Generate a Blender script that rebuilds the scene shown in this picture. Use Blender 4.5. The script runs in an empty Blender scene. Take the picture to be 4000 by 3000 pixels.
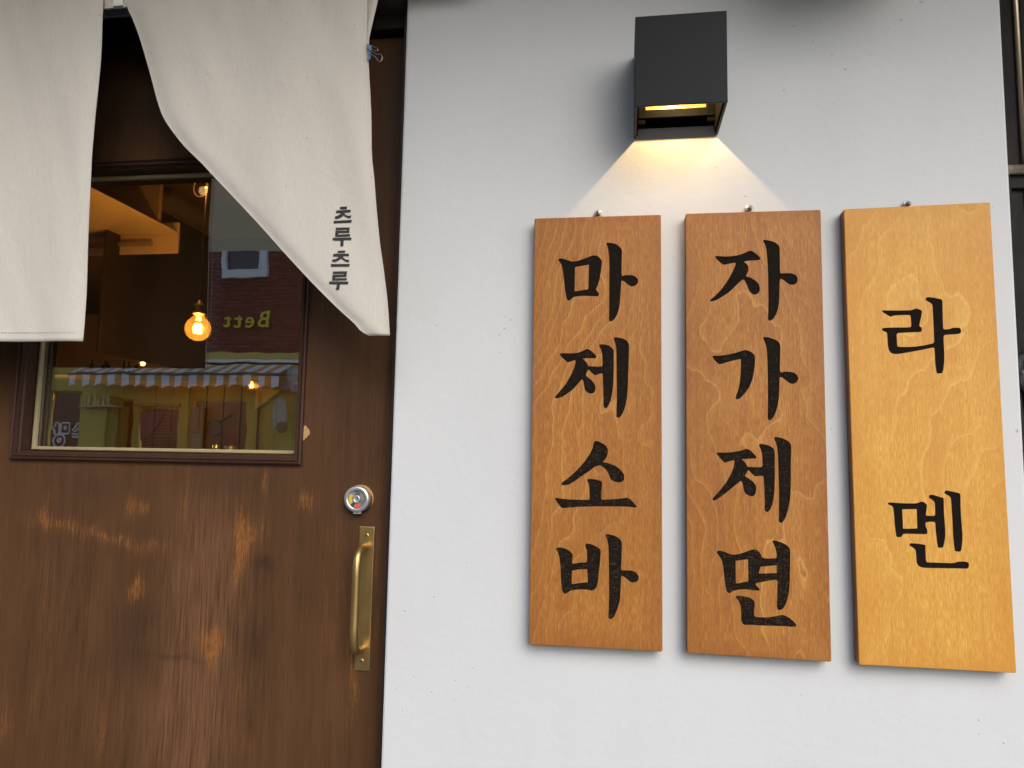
import bpy, bmesh, math, random
from math import sin, cos, pi, radians, exp
from mathutils import Vector, noise
from mathutils.geometry import tessellate_polygon
S = bpy.context.scene
col = S.collection
random.seed(7)

# ------------------------------------------------------------------ camera
CAM = Vector((0.0, -0.93, 1.40))
FPX = 2850.0
YAW, PIT, ROL = radians(-8.493), radians(5.775), radians(1.042)
cy, sy, cp, sp = cos(YAW), sin(YAW), cos(PIT), sin(PIT)
FW = Vector((sy * cp, cy * cp, sp)); R0 = Vector((cy, -sy, 0)); U0 = R0.cross(FW)
RT = cos(ROL) * R0 + sin(ROL) * U0
UP = -sin(ROL) * R0 + cos(ROL) * U0
cd = bpy.data.cameras.new('camera'); cam = bpy.data.objects.new('camera', cd); col.objects.link(cam)
from mathutils import Matrix
cam.matrix_world = Matrix(((RT.x, UP.x, -FW.x, CAM.x), (RT.y, UP.y, -FW.y, CAM.y), (RT.z, UP.z, -FW.z, CAM.z), (0, 0, 0, 1)))
cd.sensor_width = 36; cd.lens = FPX / 4000 * 36; cd.clip_start = 0.02; cd.clip_end = 300
S.camera = cam

# ------------------------------------------------------------------ sky, sun, exposure
SUN_EL, SUN_AZ = radians(38), radians(152)       # azimuth from +y towards +x
w = bpy.data.worlds.new('World'); S.world = w; w.use_nodes = True
wt = w.node_tree; wt.nodes.clear()
sk = wt.nodes.new('ShaderNodeTexSky'); sk.sky_type = 'NISHITA'; sk.sun_disc = False
sk.sun_elevation = SUN_EL; sk.sun_rotation = SUN_AZ; sk.air_density = 1.0; sk.dust_density = 3.0; sk.ozone_density = 1.0
bg = wt.nodes.new('ShaderNodeBackground'); bg.inputs[1].default_value = 0.15
wo = wt.nodes.new('ShaderNodeOutputWorld')
wt.links.new(sk.outputs[0], bg.inputs[0]); wt.links.new(bg.outputs[0], wo.inputs[0])
sl = bpy.data.lights.new('sun', 'SUN'); sl.energy = 0.60; sl.angle = radians(54); sl.color = (1.0, 0.985, 0.965)
so = bpy.data.objects.new('sun', sl); col.objects.link(so)
sd = Vector((sin(SUN_AZ) * cos(SUN_EL), cos(SUN_AZ) * cos(SUN_EL), sin(SUN_EL)))
so.rotation_euler = sd.to_track_quat('Z', 'Y').to_euler(); so.location = sd * 20
S.view_settings.view_transform = 'Standard'; S.view_settings.look = 'None'
S.view_settings.gamma = 1; S.view_settings.use_curve_mapping = False
S.view_settings.exposure = 0.70
S.cycles.max_bounces = 10; S.cycles.transparent_max_bounces = 16
S.cycles.sample_clamp_indirect = 4.0

# ------------------------------------------------------------------ helpers
G = 0.064            # plane of the glass front face
def P(px, py, Y):
    d = FW * FPX + RT * (px - 2000) + UP * (1500 - py)
    return CAM + d * ((Y - CAM.y) / d.y)
def M(px, py, Y):    # point on plane Y across the street, seen mirrored in the pane
    p = P(px, py, 2 * G - Y); return Vector((p.x, Y, p.z))

def tag(o, label=None, cat=None, group=None, kind=None):
    if label: o['label'] = label
    if cat: o['category'] = cat
    if group: o['group'] = group
    if kind: o['kind'] = kind
    return o
def thing(name, loc, label, cat, group=None):
    o = bpy.data.objects.new(name, None); o.empty_display_size = 0.05; o.location = loc; col.objects.link(o)
    return tag(o, label, cat, group)
def wloc(o):
    v = Vector((0, 0, 0))
    while o: v = v + o.location; o = o.parent
    return v
def ob(name, me, m=None, parent=None, smooth=False, org=None):
    """me holds world coordinates; the object's origin goes to org (default: its box centre)"""
    if isinstance(me, bmesh.types.BMesh):
        b = me; me = bpy.data.meshes.new(name); b.to_mesh(me); b.free()
    vs = me.vertices
    if org is None:
        n = max(1, len(vs)); 
        xs = [v.co.x for v in vs]; ys = [v.co.y for v in vs]; zs = [v.co.z for v in vs]
        org = Vector(((min(xs)+max(xs))/2, (min(ys)+max(ys))/2, (min(zs)+max(zs))/2))
    org = Vector(org)
    me.transform(Matrix.Translation(-org))
    o = bpy.data.objects.new(name, me); col.objects.link(o)
    if parent: o.parent = parent; o.location = org - wloc(parent)
    else: o.location = org
    if m: me.materials.append(m)
    if smooth:
        for p in me.polygons: p.use_smooth = True
    return o
def bm_new(): return bmesh.new()
def box(b, x0, x1, y0, y1, z0, z1, bev=0.0, seg=2):
    if x0 > x1: x0, x1 = x1, x0
    if y0 > y1: y0, y1 = y1, y0
    if z0 > z1: z0, z1 = z1, z0
    vs = [b.verts.new((x, y, z)) for x in (x0, x1) for y in (y0, y1) for z in (z0, z1)]
    fs = [(0,1,3,2),(4,6,7,5),(0,4,5,1),(2,3,7,6),(0,2,6,4),(1,5,7,3)]
    ff = [b.faces.new([vs[i] for i in f]) for f in fs]
    if bev > 0:
        es = list({e for f in ff for e in f.edges})
        bmesh.ops.bevel(b, geom=es, offset=bev, segments=seg, affect='EDGES', profile=0.5)
def hexa(b, q0, q1, bev=0.0):
    """solid between two quads (lists of 4 Vectors)"""
    a = [b.verts.new(p) for p in q0]; c = [b.verts.new(p) for p in q1]
    ff = [b.faces.new(a), b.faces.new(c[::-1])]
    for i in range(4): ff.append(b.faces.new((a[i], c[i], c[(i+1) % 4], a[(i+1) % 4])))
    bmesh.ops.recalc_face_normals(b, faces=ff)
    if bev > 0:
        bmesh.ops.bevel(b, geom=list({e for f in ff for e in f.edges}), offset=bev, segments=2, affect='EDGES', profile=0.5)
def tube(b, pts, r, n=10, closed=False, r_fn=None):
    pts = [Vector(p) for p in pts]; rings = []; N = len(pts)
    prev = None
    for i, p in enumerate(pts):
        a = pts[(i - 1) % N] if (closed or i > 0) else p
        c = pts[(i + 1) % N] if (closed or i < N - 1) else p
        t = (c - a).normalized()
        if prev is None:
            s = t.orthogonal().normalized()
        else:
            s = (prev - t * prev.dot(t)).normalized()
        prev = s; q = t.cross(s)
        rr = r_fn(i) if r_fn else r
        rings.append([b.verts.new(p + (s * cos(2*pi*k/n) + q * sin(2*pi*k/n)) * rr) for k in range(n)])
    for i in range(N if closed else N - 1):
        A, B = rings[i], rings[(i + 1) % N]
        for k in range(n): b.faces.new((A[k], A[(k+1) % n], B[(k+1) % n], B[k]))
    if not closed:
        b.faces.new(rings[0][::-1]); b.faces.new(rings[-1])
    bmesh.ops.recalc_face_normals(b, faces=b.faces)
def lathe(b, prof, c, axis='z', n=32):
    """prof: (radius, height) pairs along axis; c: origin. axis 'z' up or 'y' towards the viewer (-y)"""
    c = Vector(c); rings = []
    for r, h in prof:
        ring = []
        for k in range(n):
            a = 2*pi*k/n
            if axis == 'z': p = c + Vector((r*cos(a), r*sin(a), h))
            else: p = c + Vector((r*cos(a), -h, r*sin(a)))
            ring.append(b.verts.new(p))
        rings.append(ring)
    for A, B in zip(rings, rings[1:]):
        for k in range(n): b.faces.new((A[k], A[(k+1) % n], B[(k+1) % n], B[k]))
    if prof[0][0] > 1e-6: b.faces.new(rings[0][::-1])
    if prof[-1][0] > 1e-6: b.faces.new(rings[-1])
    bmesh.ops.recalc_face_normals(b, faces=b.faces)
def spline(pts, n):
    """Catmull-Rom through points"""
    pts = [Vector(p) for p in pts]; out = []
    for i in range(len(pts) - 1):
        p0 = pts[max(i-1, 0)]; p1 = pts[i]; p2 = pts[i+1]; p3 = pts[min(i+2, len(pts)-1)]
        for k in range(n):
            t = k / n
            out.append(0.5 * ((2*p1) + (p2-p0)*t + (2*p0-5*p1+4*p2-p3)*t*t + (-p0+3*p1-3*p2+p3)*t**3))
    out.append(pts[-1]); return out
def interp(tab, t):
    if t <= tab[0][0]: return tab[0][1]
    for (a, va), (b_, vb) in zip(tab, tab[1:]):
        if t <= b_: return va + (vb - va) * (t - a) / (b_ - a)
    return tab[-1][1]

# ------------------------------------------------------------------ materials
def newmat(name):
    m = bpy.data.materials.new(name); m.use_nodes = True; nt = m.node_tree
    return m, nt, nt.nodes['Principled BSDF']
class NB:
    def __init__(s, nt): s.nt = nt
    def n(s, t, **k):
        x = s.nt.nodes.new(t)
        for a, v in k.items(): setattr(x, a, v)
        return x
    def put(s, sock, v):
        if hasattr(v, 'is_output') or isinstance(v, bpy.types.NodeSocket): s.nt.links.new(v, sock)
        else: sock.default_value = v
    def pos(s): return s.n('ShaderNodeNewGeometry').outputs['Position']
    def vmul(s, v, c):
        x = s.n('ShaderNodeVectorMath', operation='MULTIPLY'); s.put(x.inputs[0], v); x.inputs[1].default_value = c; return x.outputs[0]
    def vadd(s, v, c):
        x = s.n('ShaderNodeVectorMath', operation='ADD'); s.put(x.inputs[0], v); s.put(x.inputs[1], c); return x.outputs[0]
    def noise(s, v, scale=1.0, det=3.0, rough=0.55, dist=0.0):
        x = s.n('ShaderNodeTexNoise'); s.put(x.inputs['Vector'], v); x.inputs['Scale'].default_value = scale
        x.inputs['Detail'].default_value = det; x.inputs['Roughness'].default_value = rough; x.inputs['Distortion'].default_value = dist
        return x.outputs['Fac']
    def m(s, op, a, b=None, clamp=False):
        x = s.n('ShaderNodeMath', operation=op); x.use_clamp = clamp; s.put(x.inputs[0], a)
        if b is not None: s.put(x.inputs[1], b)
        return x.outputs[0]
    def ramp(s, f, stops):
        x = s.n('ShaderNodeValToRGB'); s.put(x.inputs[0], f); e = x.color_ramp.elements
        while len(e) < len(stops): e.new(0.5)
        for el, (p, c) in zip(e, stops):
            el.position = p; el.color = (c, c, c, 1) if isinstance(c, (int, float)) else (*c, 1)
        return x.outputs[0]
    def mix(s, f, a, b, mode='MIX'):
        x = s.n('ShaderNodeMix', data_type='RGBA', blend_type=mode); s.put(x.inputs[0], f)
        for i, v in ((6, a), (7, b)):
            if isinstance(v, tuple): x.inputs[i].default_value = (*v, 1)
            else: s.put(x.inputs[i], v)
        return x.outputs[2]
    def bump(s, h, dist, strength=1.0, normal=None):
        x = s.n('ShaderNodeBump'); x.inputs['Distance'].default_value = dist; x.inputs['Strength'].default_value = strength
        s.put(x.inputs['Height'], h)
        if normal is not None: s.put(x.inputs['Normal'], normal)
        return x.outputs[0]
def simple(name, c, rough=0.5, metal=0.0, nscale=60, namp=0.12, bump=0.0, emis=None, spec=0.5):
    m, nt, bs = newmat(name); k = NB(nt)
    f = k.noise(k.pos(), nscale, 4)
    lo = tuple(x * (1 - namp) for x in c); hi = tuple(min(1, x * (1 + namp)) for x in c)
    k.put(bs.inputs['Base Color'], k.mix(f, lo, hi)); bs.inputs['Roughness'].default_value = rough
    bs.inputs['Metallic'].default_value = metal; bs.inputs['Specular IOR Level'].default_value = spec
    if bump: k.put(bs.inputs['Normal'], k.bump(f, bump))
    if emis: bs.inputs['Emission Color'].default_value = (*emis[0], 1); bs.inputs['Emission Strength'].default_value = emis[1]
    return m

def m_plaster():
    m, nt, bs = newmat('white_plaster'); k = NB(nt); p = k.pos()
    big = k.noise(p, 3, 3); fine = k.noise(p, 420, 4, 0.6); mid = k.noise(p, 55, 4, 0.6)
    spots = k.ramp(k.noise(p, 130, 2, 0.4), [(0.255, 1.0), (0.285, 0.0)])
    sm = k.ramp(k.noise(k.vadd(p, (5.2, 1.1, 3.3)), 6, 2), [(0.50, 0.0), (0.62, 1.0)])
    spots = k.m('MULTIPLY', spots, sm)
    c = k.mix(big, (0.625, 0.667, 0.708), (0.675, 0.717, 0.753))
    grime = k.ramp(k.noise(k.vmul(k.vadd(p, (2.0, 0, .7)), (5, 5, 2.2)), 1.0, 6, 0.68), [(0.50, 0.0), (0.78, 1.0)])
    c = k.mix(k.m('MULTIPLY', grime, 0.22), c, (0.50, 0.48, 0.46))
    c = k.mix(k.m('MULTIPLY', fine, 0.22), c, (0.56, 0.56, 0.57))
    c = k.mix(k.m('MULTIPLY', spots, 0.45), c, (0.25, 0.23, 0.21))
    k.put(bs.inputs['Base Color'], c); bs.inputs['Roughness'].default_value = 0.62; bs.inputs['Specular IOR Level'].default_value = 0.3
    trow = k.noise(k.vmul(p, (14, 14, 9)), 1.0, 5, 0.6, 0.8); n0 = k.bump(trow, 0.0011, 0.4); n1 = k.bump(mid, 0.0007, 0.6, n0); n2 = k.bump(fine, 0.00018, 0.6, n1); n3 = k.bump(spots, -0.0012, 0.9, n2) if False else n2
    pits = k.bump(k.m('MULTIPLY', spots, -1.0), 0.0007, 0.8, n3)
    k.put(bs.inputs['Normal'], pits)
    return m
def m_sign(name, cA, cB, cL, seed, ringN, ringamt, off, cdark, blotch):
    """stained rotary-cut plywood face"""
    m, nt, bs = newmat(name); k = NB(nt); p = k.vadd(k.pos(), off)
    warp = k.m('ADD', k.noise(k.vmul(p, (2.6, 1, 1.3)), 1.0, 1.0, 0.4, 0.0), k.m('MULTIPLY', k.noise(k.vmul(p, (12, 1, 7)), 1.0, 2), 0.12))
    wig = k.noise(k.vmul(p, (90, 1, 40)), 1.0, 3)
    v = k.m('ADD', k.m('MULTIPLY', warp, ringN), k.m('MULTIPLY', wig, 0.30))
    fr = k.m('FRACT', v)
    line = k.ramp(fr, [(0.0, 0.0), (0.03, 1.0), (0.08, 0.30), (0.35, 0.0)])
    band = k.ramp(fr, [(0.0, 0.9), (0.5, 0.35), (1.0, 1.0)])
    zone = k.ramp(k.noise(k.vmul(p, (5, 1, 3)), 1.0, 2), [(0.36, 0.15), (0.60, 1.0)])
    fleck = k.noise(k.vmul(p, (900, 1, 95)), 1.0, 3, 0.65)
    fleck2 = k.noise(k.vmul(p, (330, 1, 22)), 1.0, 4, 0.6)
    blot = k.noise(k.vmul(p, (11, 1, 6)), 1.0, 4, 0.6)
    streak = k.noise(k.vmul(p, (1400, 1, 26)), 1.0, 2, 0.5)
    c = k.mix(k.ramp(fleck2, [(0.3, 0.0), (0.7, 1.0)]), cA, cB)
    c = k.mix(k.m('MULTIPLY', k.ramp(streak, [(0.50, 0.0), (0.66, 1.0)]), 0.30), c, cL)
    st3 = k.noise(k.vmul(p, (210, 1, 5)), 1.0, 3, 0.6)
    c = k.mix(k.m('MULTIPLY', k.ramp(st3, [(0.48, 0.0), (0.70, 1.0)]), 0.40), c, cdark)
    c = k.mix(k.m('MULTIPLY', k.ramp(fleck, [(0.42, 1.0), (0.60, 0.0)]), 0.64), c, cdark)
    c = k.mix(k.m('MULTIPLY', k.ramp(blot, [(0.42, 0.0), (0.72, 1.0)]), blotch), c, cdark)
    c = k.mix(k.m('MULTIPLY', band, 0.16), c, cdark)
    c = k.mix(k.m('MULTIPLY', k.m('MULTIPLY', line, zone), ringamt), c, cL)
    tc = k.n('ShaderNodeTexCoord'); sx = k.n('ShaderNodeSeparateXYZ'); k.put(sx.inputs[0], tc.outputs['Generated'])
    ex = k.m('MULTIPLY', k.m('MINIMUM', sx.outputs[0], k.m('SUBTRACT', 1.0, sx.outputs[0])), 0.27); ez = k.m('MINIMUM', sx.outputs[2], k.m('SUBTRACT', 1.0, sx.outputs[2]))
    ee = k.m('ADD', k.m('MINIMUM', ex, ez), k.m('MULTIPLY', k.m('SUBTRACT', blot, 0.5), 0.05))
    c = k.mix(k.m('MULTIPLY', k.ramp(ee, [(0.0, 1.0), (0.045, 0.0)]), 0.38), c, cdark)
    k.put(bs.inputs['Base Color'], c)
    k.put(bs.inputs['Roughness'], k.m('ADD', 0.42, k.m('MULTIPLY', fleck2, 0.2))); bs.inputs['Specular IOR Level'].default_value = 0.4
    k.put(bs.inputs['Normal'], k.bump(fleck, 0.00012, 0.7))
    return m
def m_burnt(name, amount, zlo, zhi):
    m, nt, bs = newmat(name); k = NB(nt); p = k.pos()
    a = k.noise(k.vmul(p, (90, 1, 1500)), 1.0, 2, 0.6); b_ = k.noise(k.vmul(p, (1300, 1, 110)), 1.0, 2, 0.6)
    wv = k.ramp(k.m('MAXIMUM', a, b_), [(0.60, 0.0), (0.76, 1.0)])
    z = k.n('ShaderNodeSeparateXYZ'); k.put(z.inputs[0], p)
    mr = k.n('ShaderNodeMapRange'); k.put(mr.inputs[0], z.outputs[2]); mr.inputs[1].default_value = zhi; mr.inputs[2].default_value = zlo
    f = k.m('MULTIPLY', k.m('MULTIPLY', wv, k.m('ADD', 0.25, mr.outputs[0])), amount)
    k.put(bs.inputs['Base Color'], k.mix(f, (0.011, 0.0085, 0.007), (0.20, 0.125, 0.06)))
    bs.inputs['Roughness'].default_value = 0.9; bs.inputs['Specular IOR Level'].default_value = 0.08
    k.put(bs.inputs['Normal'], k.bump(wv, 0.0003, 0.5))
    return m
def m_darkwood(name, base=(0.078, 0.036, 0.0145), worn=(0.29, 0.118, 0.028), red=0.0, wear=True, rough=0.42):
    m, nt, bs = newmat(name); k = NB(nt); p = k.pos()
    st = k.noise(k.vmul(p, (420, 420, 16)), 1.0, 4, 0.65); st2 = k.noise(k.vmul(p, (60, 60, 3)), 1.0, 4, 0.6)
    big = k.noise(k.vmul(p, (7, 7, 3.5)), 1.0, 3, 0.6); speck = k.noise(k.vmul(p, (520, 520, 110)), 1.0, 3, 0.6)
    c = k.mix(k.ramp(st2, [(0.3, 0.0), (0.7, 1.0)]), tuple(x*0.80 for x in base), tuple(x*1.25 for x in base))
    c = k.mix(k.m('MULTIPLY', k.ramp(st, [(0.35, 1.0), (0.55, 0.0)]), 0.45), c, tuple(x*0.45 for x in base))
    c = k.mix(k.m('MULTIPLY', k.ramp(big, [(0.4, 0.0), (0.75, 1.0)]), 0.6), c, tuple(x*1.6 for x in base))
    if wear:
        at = k.n('ShaderNodeAttribute'); at.attribute_name = 'wear'
        at2 = k.n('ShaderNodeAttribute'); at2.attribute_name = 'stain_shade'
        at3 = k.n('ShaderNodeAttribute'); at3.attribute_name = 'fade'
        c = k.mix(k.m('MULTIPLY', at3.outputs['Fac'], k.ramp(st, [(0.36, 0.15), (0.62, 0.85)])), c, (0.175, 0.085, 0.042))
        thr = k.m('ADD', at.outputs['Fac'], k.m('MULTIPLY', k.m('SUBTRACT', st, 0.5), 2.6))
        thr = k.m('ADD', thr, k.m('MULTIPLY', k.m('SUBTRACT', speck, 0.5), 1.3))
        f = k.ramp(thr, [(0.30, 0.0), (1.15 if False else 1.0, 1.0)])
        f = k.m('MULTIPLY', f, k.ramp(at.outputs['Fac'], [(0.0, 0.12), (0.6, 1.0)]))
        c = k.mix(k.m('MULTIPLY', k.m('MULTIPLY', f, k.ramp(speck, [(0.34, 0.25), (0.55, 1.0)])), 0.78), c, worn)
        c = k.mix(k.m('MULTIPLY', at.outputs['Fac'], 0.10), c, worn)
        c = k.mix(k.m('MULTIPLY', at2.outputs['Fac'], 0.72), c, (0.020, 0.014, 0.010))  # stains, plus shade painted dark into the wood colour
    k.put(bs.inputs['Base Color'], c); k.put(bs.inputs['Roughness'], k.m('ADD', rough, k.m('MULTIPLY', st, 0.25)))
    bs.inputs['Specular IOR Level'].default_value = 0.3
    k.put(bs.inputs['Normal'], k.bump(st, 0.00025, 0.6))
    return m
def m_canvas():
    m, nt, bs = newmat('canvas_cloth'); k = NB(nt); p = k.pos()
    wx = k.n('ShaderNodeTexWave'); wx.bands_direction = 'X'; k.put(wx.inputs[0], p); wx.inputs['Scale'].default_value = 420; wx.inputs['Distortion'].default_value = 2.5; wx.inputs['Detail'].default_value = 2
    wz = k.n('ShaderNodeTexWave'); wz.bands_direction = 'Z'; k.put(wz.inputs[0], p); wz.inputs['Scale'].default_value = 300; wz.inputs['Distortion'].default_value = 2.5; wz.inputs['Detail'].default_value = 2
    weave = k.m('MULTIPLY', wx.outputs['Fac'], wz.outputs['Fac'])
    sp = k.ramp(k.noise(k.vmul(p, (330, 1, 240)), 1.0, 1), [(0.235, 1.0), (0.275, 0.0)])
    bl = k.noise(k.vmul(p, (9, 1, 5)), 1.0, 4)
    slub = k.noise(k.vmul(p, (700, 1, 60)), 1.0, 3)
    c = k.mix(bl, (0.61, 0.595, 0.55), (0.68, 0.665, 0.62))
    c = k.mix(k.m('MULTIPLY', weave, 0.12), c, (0.5, 0.46, 0.40))
    c = k.mix(k.m('MULTIPLY', slub, 0.30), c, (0.40, 0.37, 0.32))
    c = k.mix(k.m('MULTIPLY', sp, 0.5), c, (0.16, 0.12, 0.09))
    k.put(bs.inputs['Base Color'], c); bs.inputs['Roughness'].default_value = 0.9; bs.inputs['Specular IOR Level'].default_value = 0.15
    bs.inputs['Sheen Weight'].default_value = 0.15
    wr = k.noise(k.vmul(p, (22, 1, 10)), 1.0, 5, 0.62, 0.9)
    n = k.bump(wr, 0.005, 0.34)
    k.put(bs.inputs['Normal'], n)
    return m
def m_glass(name, tint, refl):
    m, nt, bs = newmat(name); k = NB(nt); nt.nodes.remove(bs)
    t = k.n('ShaderNodeBsdfTransparent'); t.inputs[0].default_value = (*tint, 1)
    g = k.n('ShaderNodeBsdfGlossy'); g.inputs['Roughness'].default_value = 0.004; g.inputs[0].default_value = (1, 1, 1, 1)
    mx = k.n('ShaderNodeMixShader'); mx.inputs[0].default_value = refl
    wv = k.noise(k.pos(), 9, 2); k.put(g.inputs['Normal'], k.bump(wv, 0.00025, 0.6))
    nt.links.new(t.outputs[0], mx.inputs[1]); nt.links.new(g.outputs[0], mx.inputs[2])
    nt.links.new(mx.outputs[0], nt.nodes['Material Output'].inputs[0])
    return m
def m_brick():
    m, nt, bs = newmat('brick_red'); k = NB(nt)
    oi = k.n('ShaderNodeObjectInfo'); f = k.noise(k.pos(), 40, 4)
    c = k.mix(oi.outputs['Random'], (0.17, 0.045, 0.03), (0.25, 0.075, 0.05))
    c = k.mix(k.m('MULTIPLY', f, 0.5), c, (0.12, 0.04, 0.03))
    k.put(bs.inputs['Base Color'], c); bs.inputs['Roughness'].default_value = 0.85
    return m
def m_brickwall():
    m, nt, bs = newmat('far_brickwork'); k = NB(nt)
    sx = k.n('ShaderNodeSeparateXYZ'); k.put(sx.inputs[0], k.pos()); cx = k.n('ShaderNodeCombineXYZ')
    k.put(cx.inputs[0], sx.outputs[0]); k.put(cx.inputs[1], sx.outputs[2])
    br = k.n('ShaderNodeTexBrick'); k.put(br.inputs['Vector'], cx.outputs[0])
    br.inputs['Color1'].default_value = (0.17, 0.045, 0.03, 1); br.inputs['Color2'].default_value = (0.24, 0.075, 0.05, 1)
    br.inputs['Mortar'].default_value = (0.24, 0.19, 0.17, 1); br.inputs['Scale'].default_value = 1.0
    br.inputs['Mortar Size'].default_value = 0.006; br.inputs['Brick Width'].default_value = 0.21; br.inputs['Row Height'].default_value = 0.07
    k.put(bs.inputs['Base Color'], br.outputs[0]); bs.inputs['Roughness'].default_value = 0.85
    k.put(bs.inputs['Normal'], k.bump(br.outputs['Fac'], -0.006, 0.8)); return m
def m_steel_aged():
    m, nt, bs = newmat('aged_steel'); k = NB(nt); p = k.pos()
    f = k.noise(k.vmul(p, (60, 60, 14)), 1, 5, 0.65); g = k.noise(p, 300, 3)
    c = k.mix(k.ramp(f, [(0.35, 0.0), (0.7, 1.0)]), (0.014, 0.016, 0.019), (0.034, 0.030, 0.027))
    k.put(bs.inputs['Base Color'], k.mix(k.m('MULTIPLY', g, 0.4), c, (0.02, 0.018, 0.018)))
    bs.inputs['Roughness'].default_value = 0.55; bs.inputs['Specular IOR Level'].default_value = 0.08; return m
def m_oldbrass(name, c0, c1, rough):
    m, nt, bs = newmat(name); k = NB(nt); p = k.pos()
    f = k.noise(k.vmul(p, (140, 140, 30)), 1, 4, 0.6)
    k.put(bs.inputs['Base Color'], k.mix(k.ramp(f, [(0.3, 0.0), (0.7, 1.0)]), c0, c1))
    k.put(bs.inputs['Roughness'], k.m('ADD', rough, k.m('MULTIPLY', f, 0.18))); bs.inputs['Metallic'].default_value = 0.9
    k.put(bs.inputs['Normal'], k.bump(k.noise(k.vmul(p, (1500, 1500, 200)), 1, 2), 0.00005, 0.4)); return m

PLASTER = m_plaster()
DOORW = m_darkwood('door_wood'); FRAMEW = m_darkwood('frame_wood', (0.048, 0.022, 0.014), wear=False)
JAMBW = m_darkwood('jamb_wood', (0.018, 0.012, 0.010), wear=False)
CANVAS = m_canvas()
BLACKM = simple('matt_black_metal', (0.006, 0.009, 0.013), 0.5, 0.0, 500, 0.15, 0.00006, None, .2)
DARKIN = simple('dark_inner_metal', (0.005, 0.005, 0.005), 0.9, 0.0, 200, 0.1, 0, None, 0.02)
GOLDIN = simple('hammered_gold_reflector', (0.36, 0.22, 0.06), 0.5, 0.5, 700, 0.3, 0.0004)
BRASS = m_oldbrass('satin_brass', (0.50, 0.34, 0.13), (0.58, 0.41, 0.17), 0.30)
CHROME = simple('chrome', (0.72, 0.72, 0.74), 0.32, 0.75, 300, 0.06)
STEEL = simple('screw_steel', (0.45, 0.43, 0.40), 0.28, 1.0, 600, 0.2)
DARK = simple('dark_hole', (0.012, 0.011, 0.010), 0.7)
YEL = simple('yellow_enamel', (0.62, 0.52, 0.05), 0.45); RED = simple('red_enamel', (0.75, 0.10, 0.06), 0.45)
INK = simple('printed_ink', (0.030, 0.032, 0.037), 0.85, 0, 900, 0.3)
BEAD = simple('cream_glazing_bead', (0.40, 0.335, 0.19), 0.5, 0, 80, 0.2)
GLASS = m_glass('door_pane_glass', (0.90, 0.86, 0.76), 0.26)

# ------------------------------------------------------------------ setting: ground
def struct(name, b, m): return tag(ob(name, b, m), kind='structure')
ASPH = simple('asphalt', (0.06, 0.06, 0.062), 0.9, 0, 90, 0.35, 0.002)
PAVE = simple('paving_blocks', (0.11, 0.11, 0.112), 0.85, 0, 30, 0.2, 0.002)
b = bm_new(); box(b, -60, 60, -60, 40, -0.42, -0.12); struct('ground', b, ASPH)
b = bm_new(); box(b, -30, 30, -2.2, 0.0, -0.119, 0.0, 0.01); struct('pavement', b, PAVE)
b = bm_new(); box(b, -30, 30, -11.0, -9.1, -0.119, 0.0, 0.01); struct('pavement', b, PAVE)

# ------------------------------------------------------------------ shop front: walls and canopy
XL = P(1578, 1500, 0.0)            # left edge of the white wall
top = P(1590, 0, 0.0); bot = P(1487, 3000, 0.0)
XW0 = (top.x + bot.x) / 2; XW1 = (P(3914, 0, 0).x + P(3979, 1500, 0).x) / 2
b = bm_new(); box(b, XW0, XW1, 0.0, 0.16, 0.0, 2.50, 0.003, 2); 
wall = struct('wall', b, PLASTER)
b = bm_new(); box(b, -3.2, XW0 - 0.001, 0.02, 0.16, 2.06, 2.50); box(b, XW1 + .001, 2.6, 0.02, 0.16, 2.30, 2.50)
struct('lintel_wall', b, PLASTER)
b = bm_new(); box(b, -8.0, 6.0, 0.0, 0.3, 2.501, 3.5); struct('upper_wall', b, PLASTER)
b = bm_new(); box(b, -8.0, -3.2, 0.0, 0.16, 0.0, 2.50); box(b, 2.6, 6.0, 0, .16, 0, 2.5); struct('side_wall', b, PLASTER)
CANO = simple('canopy_grey_board', (0.25, 0.205, 0.165), 0.7, 0, 20, 0.15)
b = bm_new(); box(b, -3.0, 2.4, -0.62, -0.001, 2.32, 2.44, 0.01)
tag(ob('canopy', b, CANO), 'grey flat canopy board sticking out above the shop front, over the lamp', 'canopy')
# sign box above the frame that shades the top of the wall
a0 = P(3120, -70, 0); a1 = P(3570, -70, 0)
b = bm_new(); box(b, a0.x, a1.x, -0.19, -0.001, a0.z, a0.z + 0.22, 0.006)
tag(ob('sign_box', b, CANO), 'grey box mounted on the wall above the boards, its shade on the plaster', 'sign box')

# ------------------------------------------------------------------ door
DY = 0.040                          # front face of the door
JX = XW0
d_thing = thing('sliding_door', (P(700, 2400, DY).x, DY + .02, 0.0), 'worn dark brown wooden door with a window, brass pull and round lock', 'door')
DX0 = -1.65; DX1 = JX - 0.0045; DZ0 = 0.02; DZ1 = P(600, 212, DY).z
# window opening from the photograph
wl = P(62, 1640, DY).x; wr = P(1186, 1640, DY).x; wb = P(640, 1802, DY).z; wtp = P(620, 628, DY).z
xs = []; x = DX0
STEP = 0.005
def lines(a, b_, cuts):
    pts = sorted([a, *cuts, b_]); out = []
    for p, q in zip(pts, pts[1:]):
        n = max(1, round((q - p) / STEP)); out += [p + (q - p) * i / n for i in range(n)]
    return out + [b_]
xs = lines(DX0, DX1, [wl, wr]); zs = lines(0.75, DZ1, [wb, wtp]); zs = [DZ0, 0.4] + zs
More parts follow.
